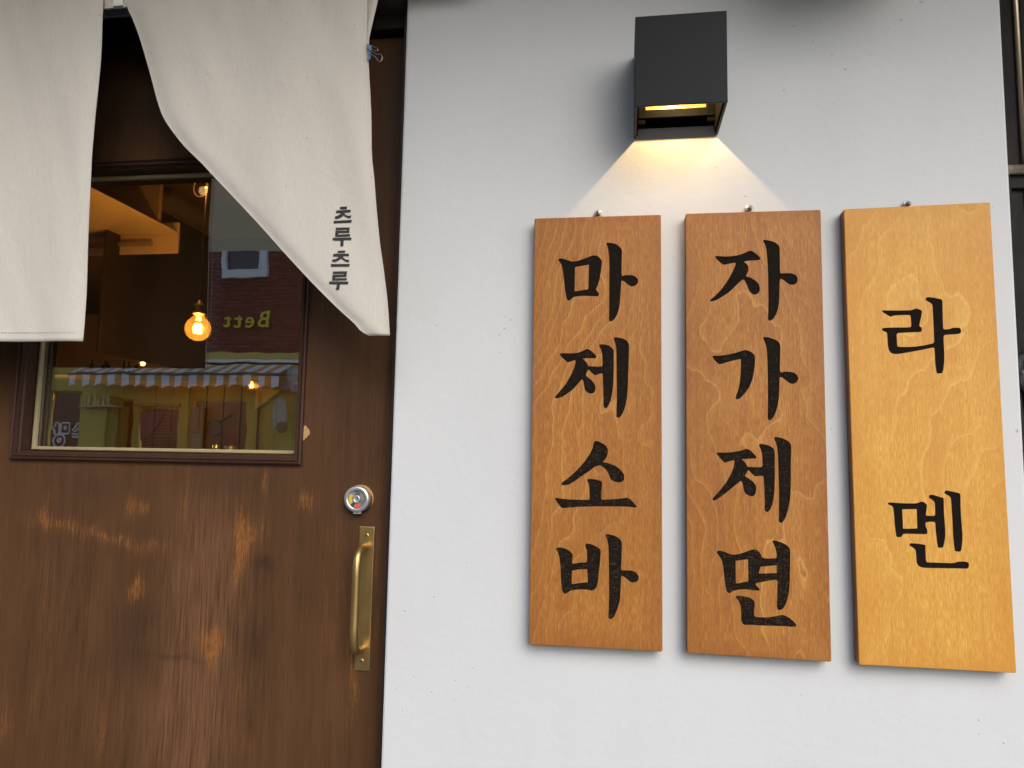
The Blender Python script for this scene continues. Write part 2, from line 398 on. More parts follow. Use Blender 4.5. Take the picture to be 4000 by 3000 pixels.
# worn spots: px, py, half width, half height, amount, tilt
SPOTS = [(1042, 1868, 14, 52, .85, 0), (1192, 1958, 30, 48, .75, 0), (575, 1975, 26, 24, .7, 0), (505, 1975, 28, 50, .55, 0), (530, 1985, 40, 40, .35, 0),
         (532, 2296, 30, 44, .9, .3), (945, 2080, 26, 150, .75, 0), (980, 2090, 60, 60, .62, .2), (925, 2200, 22, 130, .6, 0), (820, 2500, 50, 60, .75, 0),
         (830, 2560, 30, 90, .6, 0), (800, 2250, 150, 230, .34, .1), (700, 2640, 90, 460, .40, 0), (640, 2750, 260, 260, .26, 0), (250, 2300, 200, 400, .25, 0), (830, 2250, 130, 300, .8, 0), (760, 2760, 120, 330, .9, 0), (380, 2090, 260, 30, .30, -.25), (210, 2045, 170, 34, .45, -.12), (480, 2130, 120, 30, .34, -.30),
         (620, 2130, 90, 24, .45, -.1), (700, 2900, 160, 130, .42, 0), (385, 2900, 30, 120, .45, 0), (160, 2400, 26, 260, .28, 0), (340, 2420, 20, 200, .25, 0), (180, 1980, 18, 70, .45, 0),
         (1370, 2640, 18, 150, .5, 0), (1290, 2400, 70, 300, .25, 0), (1000, 2700, 120, 300, .12, 0), (920, 2720, 25, 60, .5, 0), (560, 1815, 300, 12, .25, 0),
         (950, 2900, 60, 60, .3, 0), (130, 2750, 24, 80, .35, 0), (720, 1960, 24, 60, .35, 0), (20, 2840, 60, 120, .4, 0), (1470, 2300, 10, 500, .35, 0)]
STAINS_SHADE = [(1030, 2210, 36, 26, .9), (550, 2420, 90, 70, .5), (520, 2560, 130, 80, .4), (1000, 2500, 70, 80, .3), (700, 2575, 90, 10, .6), (960, 1880, 200, 60, .35), (380, 1900, 160, 90, .4), (620, 420, 420, 170, 1.0), (1530, 500, 60, 520, 1.0)]  # last two entries are canopy and curtain shade painted in; others are stains
SP = []; FD = []
for (px, py, hx, hy, am, tl) in SPOTS:
    c = P(px, py, DY); s = 0.97 / FPX * 1.02
    (FD if hx >= 85 and hy > 60 else SP).append((c.x, c.z, hx * s, hy * s, am, tl))
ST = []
for (px, py, hx, hy, am) in STAINS_SHADE:
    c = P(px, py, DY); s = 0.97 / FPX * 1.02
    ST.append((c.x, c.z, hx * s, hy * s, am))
def spotval(lst, x, z, seed):
    v = 0.0
    wx = x + 0.008 * noise.noise(Vector((x*45, z*18, seed))); wz = z + 0.009 * noise.noise(Vector((x*50, z*14, seed + 7)))
    for t in lst:
        dx = wx - t[0]; dz = wz - t[1]
        if len(t) > 5: dz = dz - dx * t[5] 
        q = (dx / t[2])**2 + (dz / t[3])**2
        if q < 6: v += t[4] * exp(-q * 0.8)
    return min(v, 1.0)
b = bm_new(); grid = {}
for i, x in enumerate(xs):
    for j, z in enumerate(zs): grid[i, j] = b.verts.new((x, DY, z))
inner = lambda x, z: wl - 1e-6 < x < wr + 1e-6 and wb - 1e-6 < z < wtp + 1e-6
for i in range(len(xs) - 1):
    for j in range(len(zs) - 1):
        mx, mz = (xs[i] + xs[i+1]) / 2, (zs[j] + zs[j+1]) / 2
        if inner(mx, mz): continue
        b.faces.new((grid[i, j], grid[i+1, j], grid[i+1, j+1], grid[i, j+1]))
for v in [v for v in b.verts if not v.link_faces]: b.verts.remove(v)
# give the skin its thickness: extrude the border back
be = [e for e in b.edges if len(e.link_faces) == 1]
r = bmesh.ops.extrude_edge_only(b, edges=be)
for v in r['geom']:
    if isinstance(v, bmesh.types.BMVert): v.co.y += 0.036
back = [(DX0, wl, DZ0, DZ1), (wr, DX1, DZ0, DZ1), (wl, wr, DZ0, wb), (wl, wr, wtp, DZ1)]
for (x0, x1, z0, z1) in back:
    vs = [b.verts.new(p) for p in ((x0, DY+.036, z0), (x0, DY+.036, z1), (x1, DY+.036, z1), (x1, DY+.036, z0))]; b.faces.new(vs)
me = bpy.data.meshes.new('door_panel'); b.to_mesh(me); b.free()
aw = me.attributes.new('wear', 'FLOAT', 'POINT'); ast = me.attributes.new('stain_shade', 'FLOAT', 'POINT'); afd = me.attributes.new('fade', 'FLOAT', 'POINT')
for i, v in enumerate(me.vertices):
    edge = 0.5 * exp(-((DX1 - v.co.x) / 0.0025)**2)
    aw.data[i].value = spotval(SP, v.co.x, v.co.z, 1.0) + edge
    afd.data[i].value = spotval(FD, v.co.x, v.co.z, 5.0)
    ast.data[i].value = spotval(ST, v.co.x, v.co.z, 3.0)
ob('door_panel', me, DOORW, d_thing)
# chipped paint by the window frame
b = bm_new(); cc = P(1193, 1690, DY)
pts = [(-.0035, .012), (.001, .0125), (.002, .009), (.0055, .007), (.0085, .001), (.0075, -.004), (.005, -.005), (.0035, -.009), (.001, -.009), (-.001, -.013), (-.0035, -.013)]
vs = [b.verts.new((cc.x + p[0]*.8, DY - .0006, cc.z + p[1]*.8)) for p in pts]; b.faces.new(vs)
r = bmesh.ops.extrude_face_region(b, geom=b.faces[:]); 
for v in r['geom']:
    if isinstance(v, bmesh.types.BMVert): v.co.y += 0.0008
bmesh.ops.recalc_face_normals(b, faces=b.faces)
ob('wood_chip', b, simple('bare_wood', (0.50, 0.30, 0.14), 0.8, 0, 400, 0.4, 0.0004), d_thing)
# moulding: stepped profile, four mitred lengths, proud of the door and returning into the opening
def frame_len(p0, p1, inw, prof, m, name, parent, y0):
    """p0,p1 outer corners (x,z); inw inward unit vector; prof (inset, y) pairs closed polygon"""
    b = bm_new(); d = Vector((p1[0]-p0[0], p1[1]-p0[1])).normalized(); A = []; B = []
    for ins, yy in prof:
        A.append(b.verts.new((p0[0] + inw[0]*ins + d.x*ins, y0 + yy, p0[1] + inw[1]*ins + d.y*ins)))
        B.append(b.verts.new((p1[0] + inw[0]*ins - d.x*ins, y0 + yy, p1[1] + inw[1]*ins - d.y*ins)))
    n = len(prof)
    for i in range(n): b.faces.new((A[i], A[(i+1) % n], B[(i+1) % n], B[i]))
    b.faces.new(A[::-1]); b.faces.new(B); bmesh.ops.recalc_face_normals(b, faces=b.faces)
    return ob(name, b, m, parent)
win = ob('window', bmesh.new(), None, d_thing, org=P(640, 1200, G)) if False else None
fo = 0.001
mould = [(0, 0), (0, -.006), (.002, -.0075), (.0035, -.006), (.0038, -.0045), (.0050, -.0045), (.0055, -.0065), (.0085, -.0065), (.0092, -.0035), (.0100, -.0035), (.0105, -.0015), (.0125, .0), (.0125, .034), (0, .034)]
C = [(wl - fo, wb - fo), (wr + fo, wb - fo), (wr + fo, wtp + fo), (wl - fo, wtp + fo)]
wf = None
for (p0, p1, inw) in ((C[0], C[1], (0, 1)), (C[1], C[2], (-1, 0)), (C[2], C[3], (0, -1)), (C[3], C[0], (1, 0))):
    frame_len(p0, p1, inw, mould, FRAMEW, 'window_moulding', d_thing, DY)
i0 = 0.0135
C2 = [(wl + i0, wb + i0), (wr - i0, wb + i0), (wr - i0, wtp - i0), (wl + i0, wtp - i0)]
bead = [(0, .0185), (.001, .0175), (.0040, .0175), (.0050, .0190), (.0052, .0235), (0, .0235)]
for k_, (p0, p1, inw) in enumerate(((C2[0], C2[1], (0, 1)), (C2[1], C2[2], (-1, 0)), (C2[2], C2[3], (0, -1)), (C2[3], C2[0], (1, 0)))):
    frame_len(p0, p1, inw, bead, BEAD, 'glazing_bead', d_thing, DY)
inn = [(0, .031), (.004, .031), (.004, .048), (0, .048)]
for k_, (p0, p1, inw) in enumerate(((C2[0], C2[1], (0, 1)), (C2[1], C2[2], (-1, 0)), (C2[2], C2[3], (0, -1)), (C2[3], C2[0], (1, 0)))):
    frame_len(p0, p1, inw, inn, JAMBW, 'inner_stop', d_thing, DY)
b = bm_new(); box(b, wl + i0 + .0005, wr - i0 - .0005, G, G + .005, wb + i0 + .0005, wtp - i0 - .0005)
tag(ob('window_pane', b, GLASS, d_thing), 'reflective glass pane showing the street across and the lit shop inside')

# lock cylinder
lc = P(1392, 1950, DY - .012); lh = P(1402, 1954, DY)
lk = bmesh.new(); lathe(lk, [(0.0, .0005), (.0194, .0005), (.0194, -.002)], (lh.x, DY, lh.z), 'y', 40)
lock = ob('door_lock', lk, DARK, d_thing); tag(lock, 'round chrome lock cylinder with yellow and red segments')
b = bm_new()
for k_ in range(40):
    a0_, a1_ = radians(-25 + k_ * 3.6), radians(-25 + (k_ + 1) * 3.6)
    w0 = .0026 * sin(pi * k_ / 40); w1 = .0026 * sin(pi * (k_ + 1) / 40)
    r0 = .0193
    q = [(r0 * cos(a0_), r0 * sin(a0_)), ((r0 + w0) * cos(a0_), (r0 + w0) * sin(a0_)), ((r0 + w1) * cos(a1_), (r0 + w1) * sin(a1_)), (r0 * cos(a1_), r0 * sin(a1_))]
    hexa(b, [Vector((lh.x + x_, DY - .0004, lh.z + z_)) for x_, z_ in q], [Vector((lh.x + x_, DY + .001, lh.z + z_)) for x_, z_ in q])
ob('bare_wood_rim', b, simple('rim_wood', (0.55, 0.30, 0.10), .7, 0, 300, .3), lock)
b = bm_new(); lathe(b, [(.0178, -.004), (.0178, .0105), (.0172, .0118), (.0150, .0125), (.0130, .0127), (.0124, .0115), (.0118, .0113), (0, .0113)], (lc.x, DY, lc.z), 'y', 48)
cyl = ob('lock_cylinder', b, CHROME, lock, smooth=True)
def wedge(r0, r1, a0d, a1d, h0, h1, m, name):
    b = bm_new(); n = 10
    for k_ in range(n):
        a0_ = radians(a0d + (a1d - a0d) * k_ / n); a1_ = radians(a0d + (a1d - a0d) * (k_ + 1) / n)
        q = [(r0*cos(a0_), r0*sin(a0_)), (r1*cos(a0_), r1*sin(a0_)), (r1*cos(a1_), r1*sin(a1_)), (r0*cos(a1_), r0*sin(a1_))]
        hexa(b, [Vector((lc.x + x_, DY - h1, lc.z + z_)) for x_, z_ in q], [Vector((lc.x + x_, DY - h0, lc.z + z_)) for x_, z_ in q])
    return ob(name, b, m, lock)
wedge(.0058, .0112, 142, 218, .0112, .0116, YEL, 'yellow_segment')
wedge(.0062, .0114, 258, 300, .0112, .0116, RED, 'red_segment')
wedge(.0062, .0114, 222, 254, .0112, .0115, simple('green_grey', (.10, .13, .11), .3, .5), 'grey_segment')
GM = simple('engraved_grey', (.10, .11, .12), .4, .8)
for a_ in (-8, -18, -27, -36, -45, -54): wedge(.0065, .0112, a_ - 1.4, a_ + 1.4, .0112, .0115, GM, 'engraved_line')
b = bm_new(); lathe(b, [(.0054, .011), (.0054, .0122), (.0048, .0126), (.0030, .0126), (.0026, .0118), (.0026, .006), (0, .006)], (lc.x, DY, lc.z), 'y', 32); ob('key_hub', b, CHROME, lock, smooth=True)
b = bm_new(); lathe(b, [(0, .0065), (.0024, .0065), (.0024, .0075), (0, .0075)], (lc.x, DY, lc.z), 'y', 20); ob('key_hole', b, DARK, lock)
for (ro, ri) in ((.0061, .0056), (.0121, .0117)):
    wedge(ri, ro, 0, 180, .0112, .0117, GM, 'engraved_ring'); wedge(ri, ro, 180, 360, .0112, .0117, GM, 'engraved_ring')
# oval A mark
b = bm_new()
oc = Vector((lc.x + .0008, DY - .0116, lc.z + .0086))
for (rx, rz) in ((.0046, .0023), (.0036, .0019), (.0026, .0015)):
    tube(b, [oc + Vector((rx*cos(t*pi/12), 0, rz*sin(t*pi/12))) for t in range(24)], .00022, 5, True)
tube(b, [oc + Vector((-.0010, 0, -.0011)), oc + Vector((0, 0, .0012)), oc + Vector((.0010, 0, -.0011))], .00022, 5)
tube(b, [oc + Vector((-.0006, 0, -.0003)), oc + Vector((.0006, 0, -.0003))], .0002, 5)
ob('oval_mark', b, GM, lock)
b = bm_new(); box(b, lc.x - .0050, lc.x + .0058, DY - .0100, DY - .002, lc.z - .0200, lc.z - .0165, .0006); ob('lock_tab', b, CHROME, lock)

# brass pull handle
hq = [P(1403, 2055, DY - .002), P(1461, 2058, DY - .002), P(1444, 2623, DY - .002), P(1384, 2618, DY - .002)]
hx0 = (hq[0].x + hq[3].x) / 2; hx1 = (hq[1].x + hq[2].x) / 2; hz1 = (hq[0].z + hq[1].z) / 2; hz0 = (hq[2].z + hq[3].z) / 2
b = bm_new(); box(b, hx0, hx1, DY - .0022, DY - .0001, hz0, hz1, .0009, 2)
hp = ob('pull_handle', b, BRASS, d_thing); tag(hp, 'long brass bow pull on its flat backplate')
# round the corners of the plate is too fine; bow handle
HD = .037; hxm = (hx0 + hx1) / 2
za = P(1400, 2132, DY).z; zb = P(1400, 2530, DY).z
path = [(hxm, DY, za), (hxm, DY - .014, za), (hxm, DY - .026, za - .003), (hxm, DY - .034, za - .012), (hxm, DY - HD, za - .026),
        (hxm, DY - HD, za - .05), (hxm, DY - HD, zb + .05), (hxm, DY - HD, zb + .026), (hxm, DY - .034, zb + .012), (hxm, DY - .026, zb + .003), (hxm, DY - .014, zb), (hxm, DY, zb)]
b = bm_new(); tube(b, spline(path, 5), .0053, 20); ob('grip', b, BRASS, hp, smooth=True)
for (px, py) in ((1433, 2092), (1413, 2582)):
    c = P(px, py, DY - .002); b = bm_new(); lathe(b, [(.0030, 0), (.0030, .0007), (.0022, .0011), (0, .0012)], (c.x, DY - .0022, c.z), 'y', 20)
    s_ = ob('screw', b, BRASS, hp, smooth=False)
    b = bm_new(); box(b, c.x - .0016, c.x + .0016, DY - .00352, DY - .0033, c.z - .0003, c.z + .0003); box(b, c.x - .0003, c.x + .0003, DY - .00354, DY - .0033, c.z - .0016, c.z + .0016); ob('screw_cross', b, DARK, s_)

# door surround
b = bm_new(); box(b, JX - .0035, JX - .0005, .004, .10, 0, 2.058); tag(ob('door_jamb', b, JAMBW), 'thin dark jamb strip between the brown door and the white wall', 'door jamb')
hz = P(500, 205, .03).z
b = bm_new(); box(b, -1.75, JX - .006, .022, .10, DZ1 + .003, 2.058, .002); tag(ob('door_header', b, JAMBW), 'dark wooden header board over the door behind the curtain', 'header')

# ------------------------------------------------------------------ noren curtain
CY = -0.080
def cloth_y(x, z):
    y = 0.0026 * noise.noise(Vector((x * 13, 0.3, z * 3.2))) + 0.0020 * noise.noise(Vector((x * 26 + z * 9, 4.1, z * 6)))
    y += 0.0040 * sin(x * 42 + z * 5 + 1.0) * 0.22
    return y
def cloth_solid(b, rows):
    nr, nc = len(rows), len(rows[0])
    bk = [[b.verts.new(v.co + Vector((0, .0012, 0))) for v in row] for row in rows]
    for j in range(nr - 1):
        for i in range(nc - 1):
            b.faces.new((rows[j][i], rows[j+1][i], rows[j+1][i+1], rows[j][i+1]))
            f = b.faces.new((bk[j][i], bk[j][i+1], bk[j+1][i+1], bk[j+1][i])); f.material_index = 1
    for j in range(nr - 1):
        b.faces.new((rows[j][0], bk[j][0], bk[j+1][0], rows[j+1][0])); b.faces.new((rows[j][-1], rows[j+1][-1], bk[j+1][-1], bk[j][-1]))
    for i in range(nc - 1):
        b.faces.new((rows[0][i], rows[0][i+1], bk[0][i+1], bk[0][i])); b.faces.new((rows[-1][i], bk[-1][i], bk[-1][i+1], rows[-1][i+1]))
    return b
def cloth_panel(name, Lt, Rt, py0, py1, nv, nu, Y, roll, rollr=None, bottom=None, hem=True):
    b = bm_new(); rows = []
    for j in range(nv + 1):
        v = j / nv; py = py0 + (py1 - py0) * v
        l, r_ = interp(Lt, py), interp(Rt, py); row = []
        for i in range(nu + 1):
            u = i / nu; u = 0.5 - 0.5 * cos(pi * u)
            px = l + (r_ - l) * u
            pyy = py + (bottom(u) * v**6 if bottom else 0)
            p = P(px, pyy, Y)
            dl = abs(px - l) / FPX * .85; dr = abs(r_ - px) / FPX * .85
            y = Y + cloth_y(p.x, p.z)
            y += roll * exp(-(dr / .010)**2) * 1.0 + (rollr if rollr is not None else roll) * exp(-(dl / .012)**2)
            row.append(b.verts.new((p.x, y, p.z)))
        rows.append(row)
    return cloth_solid(b, rows)
noren = thing('noren_curtain', (P(800, 0, CY).x, CY, 2.06), 'off white canvas shop curtain in two panels with dark lettering, hung before the door', 'curtain')
L1 = [(-900, -1300), (1400, -1300)]
R1 = [(-900, 415), (-200, 403), (0, 400), (180, 392), (420, 372), (600, 356), (900, 344), (1150, 334), (1300, 324), (1335, 321)]
ob('curtain_panel', cloth_panel('p', L1, R1, -900, 1333, 150, 120, CY, .002, .0), CANVAS, noren, smooth=True)
L2 = [(-900, 425), (-200, 470), (0, 484), (60, 505), (130, 531), (270, 574), (400, 612), (470, 642), (560, 708), (630, 778), (700, 843), (870, 1003), (1000, 1120), (1100, 1213), (1200, 1312), (1260, 1378), (1290, 1404), (1308, 1436)]
R2 = [(-900, 1425), (0, 1432), (100, 1431), (175, 1433), (300, 1440), (450, 1447), (600, 1450), (700, 1460), (820, 1469), (950, 1482), (1060, 1497), (1180, 1511), (1309, 1520)]
def sm(tab):
    pts = spline([Vector((a, c, 0)) for a, c in tab], 5); return [(p.x, p.y) for p in pts]
tag(ob('curtain_panel', cloth_panel('p', sm(L2), sm(R2), -900, 1309, 190, 110, CY, .0018, .0035), CANVAS, noren, smooth=True), 'wide panel folded back on the diagonal and clipped at its edge')
# folded-back flap, seen past the right edge near the top
b = bm_new(); rows = []
for j in range(31):
    py = -900 + (420 + 900) * j / 30
    l = 1300; r_ = interp([(-900, 1620), (-200, 1502), (0, 1481), (80, 1462), (150, 1447), (170, 1443), (240, 1443), (300, 1446), (420, 1440)], py)
    row = []
    for i in range(9):
        u = i / 8; p = P(l + (r_ - l) * u, py, CY + .014); row.append(b.verts.new((p.x, CY + .014 + cloth_y(p.x, p.z) - .004 * u**4, p.z)))
    rows.append(row)
cloth_solid(b, rows)
ob('folded_flap', b, CANVAS, noren, smooth=True)
# header band between the panels, tape
p0 = P(300, -600, CY + .006); p1 = P(640, 11, CY + .006)
b = bm_new(); box(b, p0.x, p1.x, CY + .008, CY + .011, p1.z, p0.z, .0005); ob('header_band', b, CANVAS, noren)
p0 = P(436, -30, CY); p1 = P(470, 14, CY)
b = bm_new(); box(b, p0.x, p1.x, CY + .0035, CY + .0065, p1.z, p0.z, .001); ob('white_tape', b, simple('white_tape', (.8, .8, .8), .5), noren)
BACK_SHADE = simple('shaded_cloth_back', (.15, .12, .10), .9)  # no real lining: shade put into the cloth back to darken its mirror image
for o_ in noren.children:
    if o_.name.startswith(('curtain_panel', 'folded_flap')): o_.data.materials.append(BACK_SHADE)
# hem lines
b = bm_new()
def seam(pts, name):
    b = bm_new(); n = len(pts)
    for i in range(0, n - 1, 2):
        a_, c_ = pts[i], pts[i+1]; tube(b, [a_, c_], .00035, 5)
    return b
def on_cloth(px, py, off=.0012):
    p = P(px, py, CY); return Vector((p.x, CY + cloth_y(p.x, p.z) - off, p.z))
THREAD = simple('thread', (.45, .42, .37), .9)
ob('hem_stitching', seam([on_cloth(-200 + i * 6, 1298 - 0 * i) for i in range(84)], 's'), THREAD, noren)
# rod
b = bm_new(); tube(b, [(-1.9, CY + .02, 2.055), (JX + .12, CY + .02, 2.055)], .011, 16)
tag(ob('curtain_rod', b, FRAMEW, None, smooth=True), 'dark round rod that carries the off white canvas curtain', 'rod')

# lettering on the cloth
GC = (1200, 700, .3978)
HAN = [
 ('letter', [[(323,269),(386,265),(384,287),(323,291)], [(283,307),(424,297),(420,318),(369,321),(362,335),(380,350),(405,357),(430,352),(417,377),(390,371),(370,359),(352,347),(335,368),(305,382),(278,386),(270,366),(300,357),(325,342),(337,324),(283,328)], [(261,409),(433,396),(430,418),(261,430)]]),
 ('letter', [[(282,476),(412,470),(408,521),(302,525),(302,543),(417,536),(414,557),(276,563),(278,506),(385,503),(387,488),(282,496)], [(253,577),(430,570),(428,590),(355,594),(352,654),(325,654),(330,598),(253,598)]]),
 ('letter', [[(303,703),(371,699),(368,718),(303,720)], [(260,735),(408,730),(405,751),(355,753),(350,765),(370,782),(390,790),(412,790),(405,811),(380,806),(355,791),(332,774),(310,795),(285,807),(255,812),(247,793),(280,785),(305,772),(320,755),(258,757)], [(236,835),(415,832),(413,853),(236,857)]]),
 ('letter', [[(256,908),(390,905),(383,956),(277,960),(276,975),(388,971),(386,990),(247,993),(252,940),(362,938),(365,925),(256,928)], [(218,1006),(403,1006),(401,1027),(323,1029),(313,1083),(285,1082),(297,1029),(218,1024)]]),
]
for nm, polys in HAN:
    b = bm_new()
    for po in polys:
        pp = []
        for (p_, q_) in zip(po, po[1:] + po[:1]):
            L_ = math.hypot(q_[0]-p_[0], q_[1]-p_[1]); n = max(1, int(L_ / 15))
            pp += [(p_[0] + (q_[0]-p_[0]) * i / n, p_[1] + (q_[1]-p_[1]) * i / n) for i in range(n)]
        w3 = [on_cloth(GC[0] + x_*GC[2], GC[1] + y_*GC[2], .0014) for x_, y_ in pp]
        vs = [b.verts.new(v) for v in w3]
        for t in tessellate_polygon([[Vector((x_, y_, 0)) for x_, y_ in pp]]): b.faces.new([vs[i] for i in t])
    bmesh.ops.recalc_face_normals(b, faces=b.faces)
    r = bmesh.ops.extrude_face_region(b, geom=b.faces[:])
    for v in r['geom']:
        if isinstance(v, bmesh.types.BMVert): v.co.y += 0.0011
    bmesh.ops.recalc_face_normals(b, faces=b.faces)
    ob(nm, b, INK, noren)

# binder clip
c0 = P(1441, 205, CY)
BLUE = simple('blue_clip_steel', (.13, .24, .36), .4, 0, 200, .1); WIRE = simple('clip_wire', (.30, .29, .28), .3, .9)
clip = thing('binder_clip', c0, 'small pale blue binder clip with wire handles on the curtain edge', 'clip')
q = [(1432, 170), (1451, 178), (1449, 205), (1445, 234), (1436, 231), (1434, 205)]
b = bm_new(); A = [b.verts.new(P(x_, y_, CY - .002)) for x_, y_ in q]; B = [b.verts.new(P(x_ + 1, y_, CY + .017)) for x_, y_ in q]
b.faces.new(A); b.faces.new(B[::-1])
for i in range(6): b.faces.new((A[i], B[i], B[(i+1) % 6], A[(i+1) % 6]))
bmesh.ops.recalc_face_normals(b, faces=b.faces); ob('clip_body', b, BLUE, clip)
b = bm_new(); tube(b, spline([P(*q_, CY - .004) for q_ in ((1433, 186), (1447, 197), (1460, 206), (1471, 212), (1483, 211), (1490, 216), (1493, 226), (1489, 237), (1482, 241), (1476, 236), (1469, 225), (1461, 218), (1450, 213), (1440, 211))], 3), .0006, 8); ob('wire_handle', b, WIRE, clip, smooth=True)
b = bm_new(); tube(b, spline([P(*q_, CY + .012) for q_ in ((1446, 178), (1456, 180), (1463, 185), (1471, 187), (1476, 195), (1470, 200), (1458, 195), (1448, 190))], 3), .0006, 8); ob('wire_handle', b, WIRE, clip, smooth=True)

# ------------------------------------------------------------------ sign boards with engraved letters
YB = -0.018
def curve_mesh(loops, extrude, bevel=0.0, offset=0.0):
    cu = bpy.data.curves.new('tmp', 'CURVE'); cu.dimensions = '2D'; cu.fill_mode = 'BOTH'
    cu.extrude = extrude; cu.bevel_depth = bevel; cu.bevel_resolution = 1; cu.offset = offset
    for lp in loops:
        s_ = cu.splines.new('POLY'); s_.points.add(len(lp) - 1)
        for pt, (x_, z_) in zip(s_.points, lp): pt.co = (x_, z_, 0, 1)
        s_.use_cyclic_u = True
    o = bpy.data.objects.new('tmp', cu); col.objects.link(o)
    dg = bpy.context.evaluated_depsgraph_get(); me = bpy.data.meshes.new_from_object(o.evaluated_get(dg))
    bpy.data.objects.remove(o); bpy.data.curves.remove(cu); return me
def chaikin(pts, k=.16):
    out = []; n = len(pts)
    for i in range(n):
        a_, c_ = pts[i], pts[(i+1) % n]
        out.append((a_[0] + (c_[0]-a_[0])*k, a_[1] + (c_[1]-a_[1])*k)); out.append((a_[0] + (c_[0]-a_[0])*(1-k), a_[1] + (c_[1]-a_[1])*(1-k)))
    return out
CA = (2050, 780, .5546); CB = (2050, 1650, .5725); CC = (2650, 780, .5546); CD = (2650, 1650, .5846); CE = (3250, 780, .5547); CF = (3250, 1700, .6029)
MA = (CA, [[(233,425),(243,414),(262,413),(300,425),(332,436),(370,432),(410,418),(450,402),(475,393),(500,391),(520,400),(543,428),(543,450),(537,500),(527,560),(515,600),(500,632),(510,645),(520,655),(523,667),(517,680),(500,681),(450,678),(400,678),(362,682),(338,688),(328,700),(312,712),(300,708),(293,690),(283,640),(277,580),(270,520),(262,470),(252,447)],
 [(354,475),(452,457),(447,630),(351,646)],
 [(572,305),(585,303),(610,304),(645,313),(670,332),(684,355),(684,400),(682,450),(682,538),(712,531),(750,530),(780,540),(797,560),(799,578),(790,597),(768,610),(748,611),(728,600),(708,582),(692,572),(680,570),(676,640),(670,720),(663,770),(650,810),(635,838),(615,855),(600,857),(592,850),(593,800),(594,700),(594,600),(595,500),(594,420),(590,370),(583,335)]])
JE1 = (CA, [[(243,1088),(255,1081),(290,1081),(330,1082),(370,1078),(400,1069),(425,1056),(440,1050),(462,1060),(485,1080),(505,1102),(503,1114),(492,1118),(450,1116),(408,1119),(425,1135),(440,1155),(447,1172),(500,1175),(548,1174),(547,1120),(543,1080),(535,1050),(522,1030),(524,1021),(538,1017),(565,1020),(595,1028),(615,1043),(627,1062),(627,1120),(626,1200),(624,1280),(618,1350),(606,1410),(592,1445),(580,1465),(566,1469),(556,1460),(553,1440),(553,1350),(550,1280),(548,1222),(520,1228),(495,1238),(478,1225),(455,1203),(446,1196),(438,1215),(428,1235),(445,1252),(470,1270),(490,1295),(499,1320),(497,1345),(483,1362),(462,1367),(440,1358),(422,1338),(415,1300),(412,1275),(402,1265),(380,1290),(350,1325),(320,1352),(290,1372),(262,1390),(240,1397),(215,1399),(209,1392),(222,1375),(245,1350),(275,1315),(305,1270),(330,1225),(348,1180),(356,1150),(355,1130),(330,1138),(302,1147),(285,1132),(262,1112)],
 [(624,975),(635,968),(660,970),(690,978),(712,988),(727,1003),(734,1025),(733,1100),(730,1200),(727,1300),(722,1380),(712,1440),(700,1480),(685,1515),(668,1533),(655,1536),(645,1527),(645,1500),(648,1400),(648,1300),(646,1200),(645,1100),(643,1040),(635,1005)]])
SO_ = (CB, [[(470,140),(478,127),(492,126),(520,137),(550,155),(566,178),(567,210),(558,238),(540,262),(530,270),(575,279),(620,297),(655,325),(675,352),(680,375),(676,395),(660,408),(635,410),(605,402),(583,385),(573,355),(560,330),(535,305),(512,293),(480,300),(450,325),(405,355),(365,383),(325,412),(290,427),(258,430),(247,422),(255,408),(290,385),(330,350),(375,305),(415,258),(445,212),(463,175)],
 [(422,392),(435,384),(470,387),(505,395),(525,402),(527,425),(524,470),(521,528),(570,526),(630,522),(680,516),(700,514),(720,525),(745,550),(762,572),(760,582),(735,579),(700,575),(640,574),(560,573),(480,573),(400,575),(320,580),(255,586),(240,572),(215,540),(205,522),(210,514),(250,520),(310,526),(370,528),(442,529),(441,480),(438,430),(432,408)]])
BA = (CB, [[(211,862),(222,854),(245,853),(280,862),(310,880),(326,900),(326,930),(324,965),(370,958),(425,954),(424,900),(422,870),(411,843),(414,830),(432,825),(465,835),(495,850),(517,868),(518,890),(514,950),(507,1010),(500,1080),(492,1120),(480,1138),(455,1150),(437,1143),(400,1140),(350,1142),(310,1148),(295,1160),(275,1171),(262,1165),(253,1140),(247,1080),(243,1000),(237,930),(228,892)],
 [(321,1012),(372,1003),(425,1003),(430,1090),(380,1095),(320,1104)],
 [(548,770),(560,761),(590,766),(620,776),(645,792),(660,812),(663,840),(660,920),(657,1010),(690,1009),(730,1011),(762,1025),(778,1052),(777,1072),(762,1089),(740,1095),(718,1088),(695,1068),(675,1052),(657,1047),(655,1120),(650,1200),(640,1250),(625,1290),(610,1325),(592,1342),(577,1342),(570,1332),(571,1280),(574,1200),(575,1100),(573,1000),(572,900),(570,840),(560,795)]])
JA = (CC, [[(257,405),(265,396),(300,398),(345,400),(400,395),(450,382),(485,366),(508,357),(535,370),(562,392),(579,412),(575,423),(555,427),(500,430),(458,436),(480,450),(493,472),(494,495),(485,520),(473,539),(510,550),(545,570),(568,595),(575,625),(570,650),(552,667),(525,668),(503,650),(490,625),(480,595),(468,572),(457,561),(430,580),(400,610),(365,645),(330,670),(290,695),(260,710),(235,717),(222,715),(225,705),(255,680),(295,640),(330,595),(365,540),(390,490),(402,458),(403,444),(360,450),(322,460),(300,448),(275,425)],
 [(595,290),(602,282),(625,284),(660,292),(690,305),(710,325),(715,350),(715,430),(716,520),(750,517),(790,517),(820,526),(838,545),(841,568),(832,588),(808,601),(782,598),(760,582),(740,565),(715,556),(712,640),(710,720),(702,770),(688,810),(668,840),(650,853),(635,850),(630,838),(633,780),(634,700),(632,600),(630,500),(625,410),(620,350),(610,315)]])
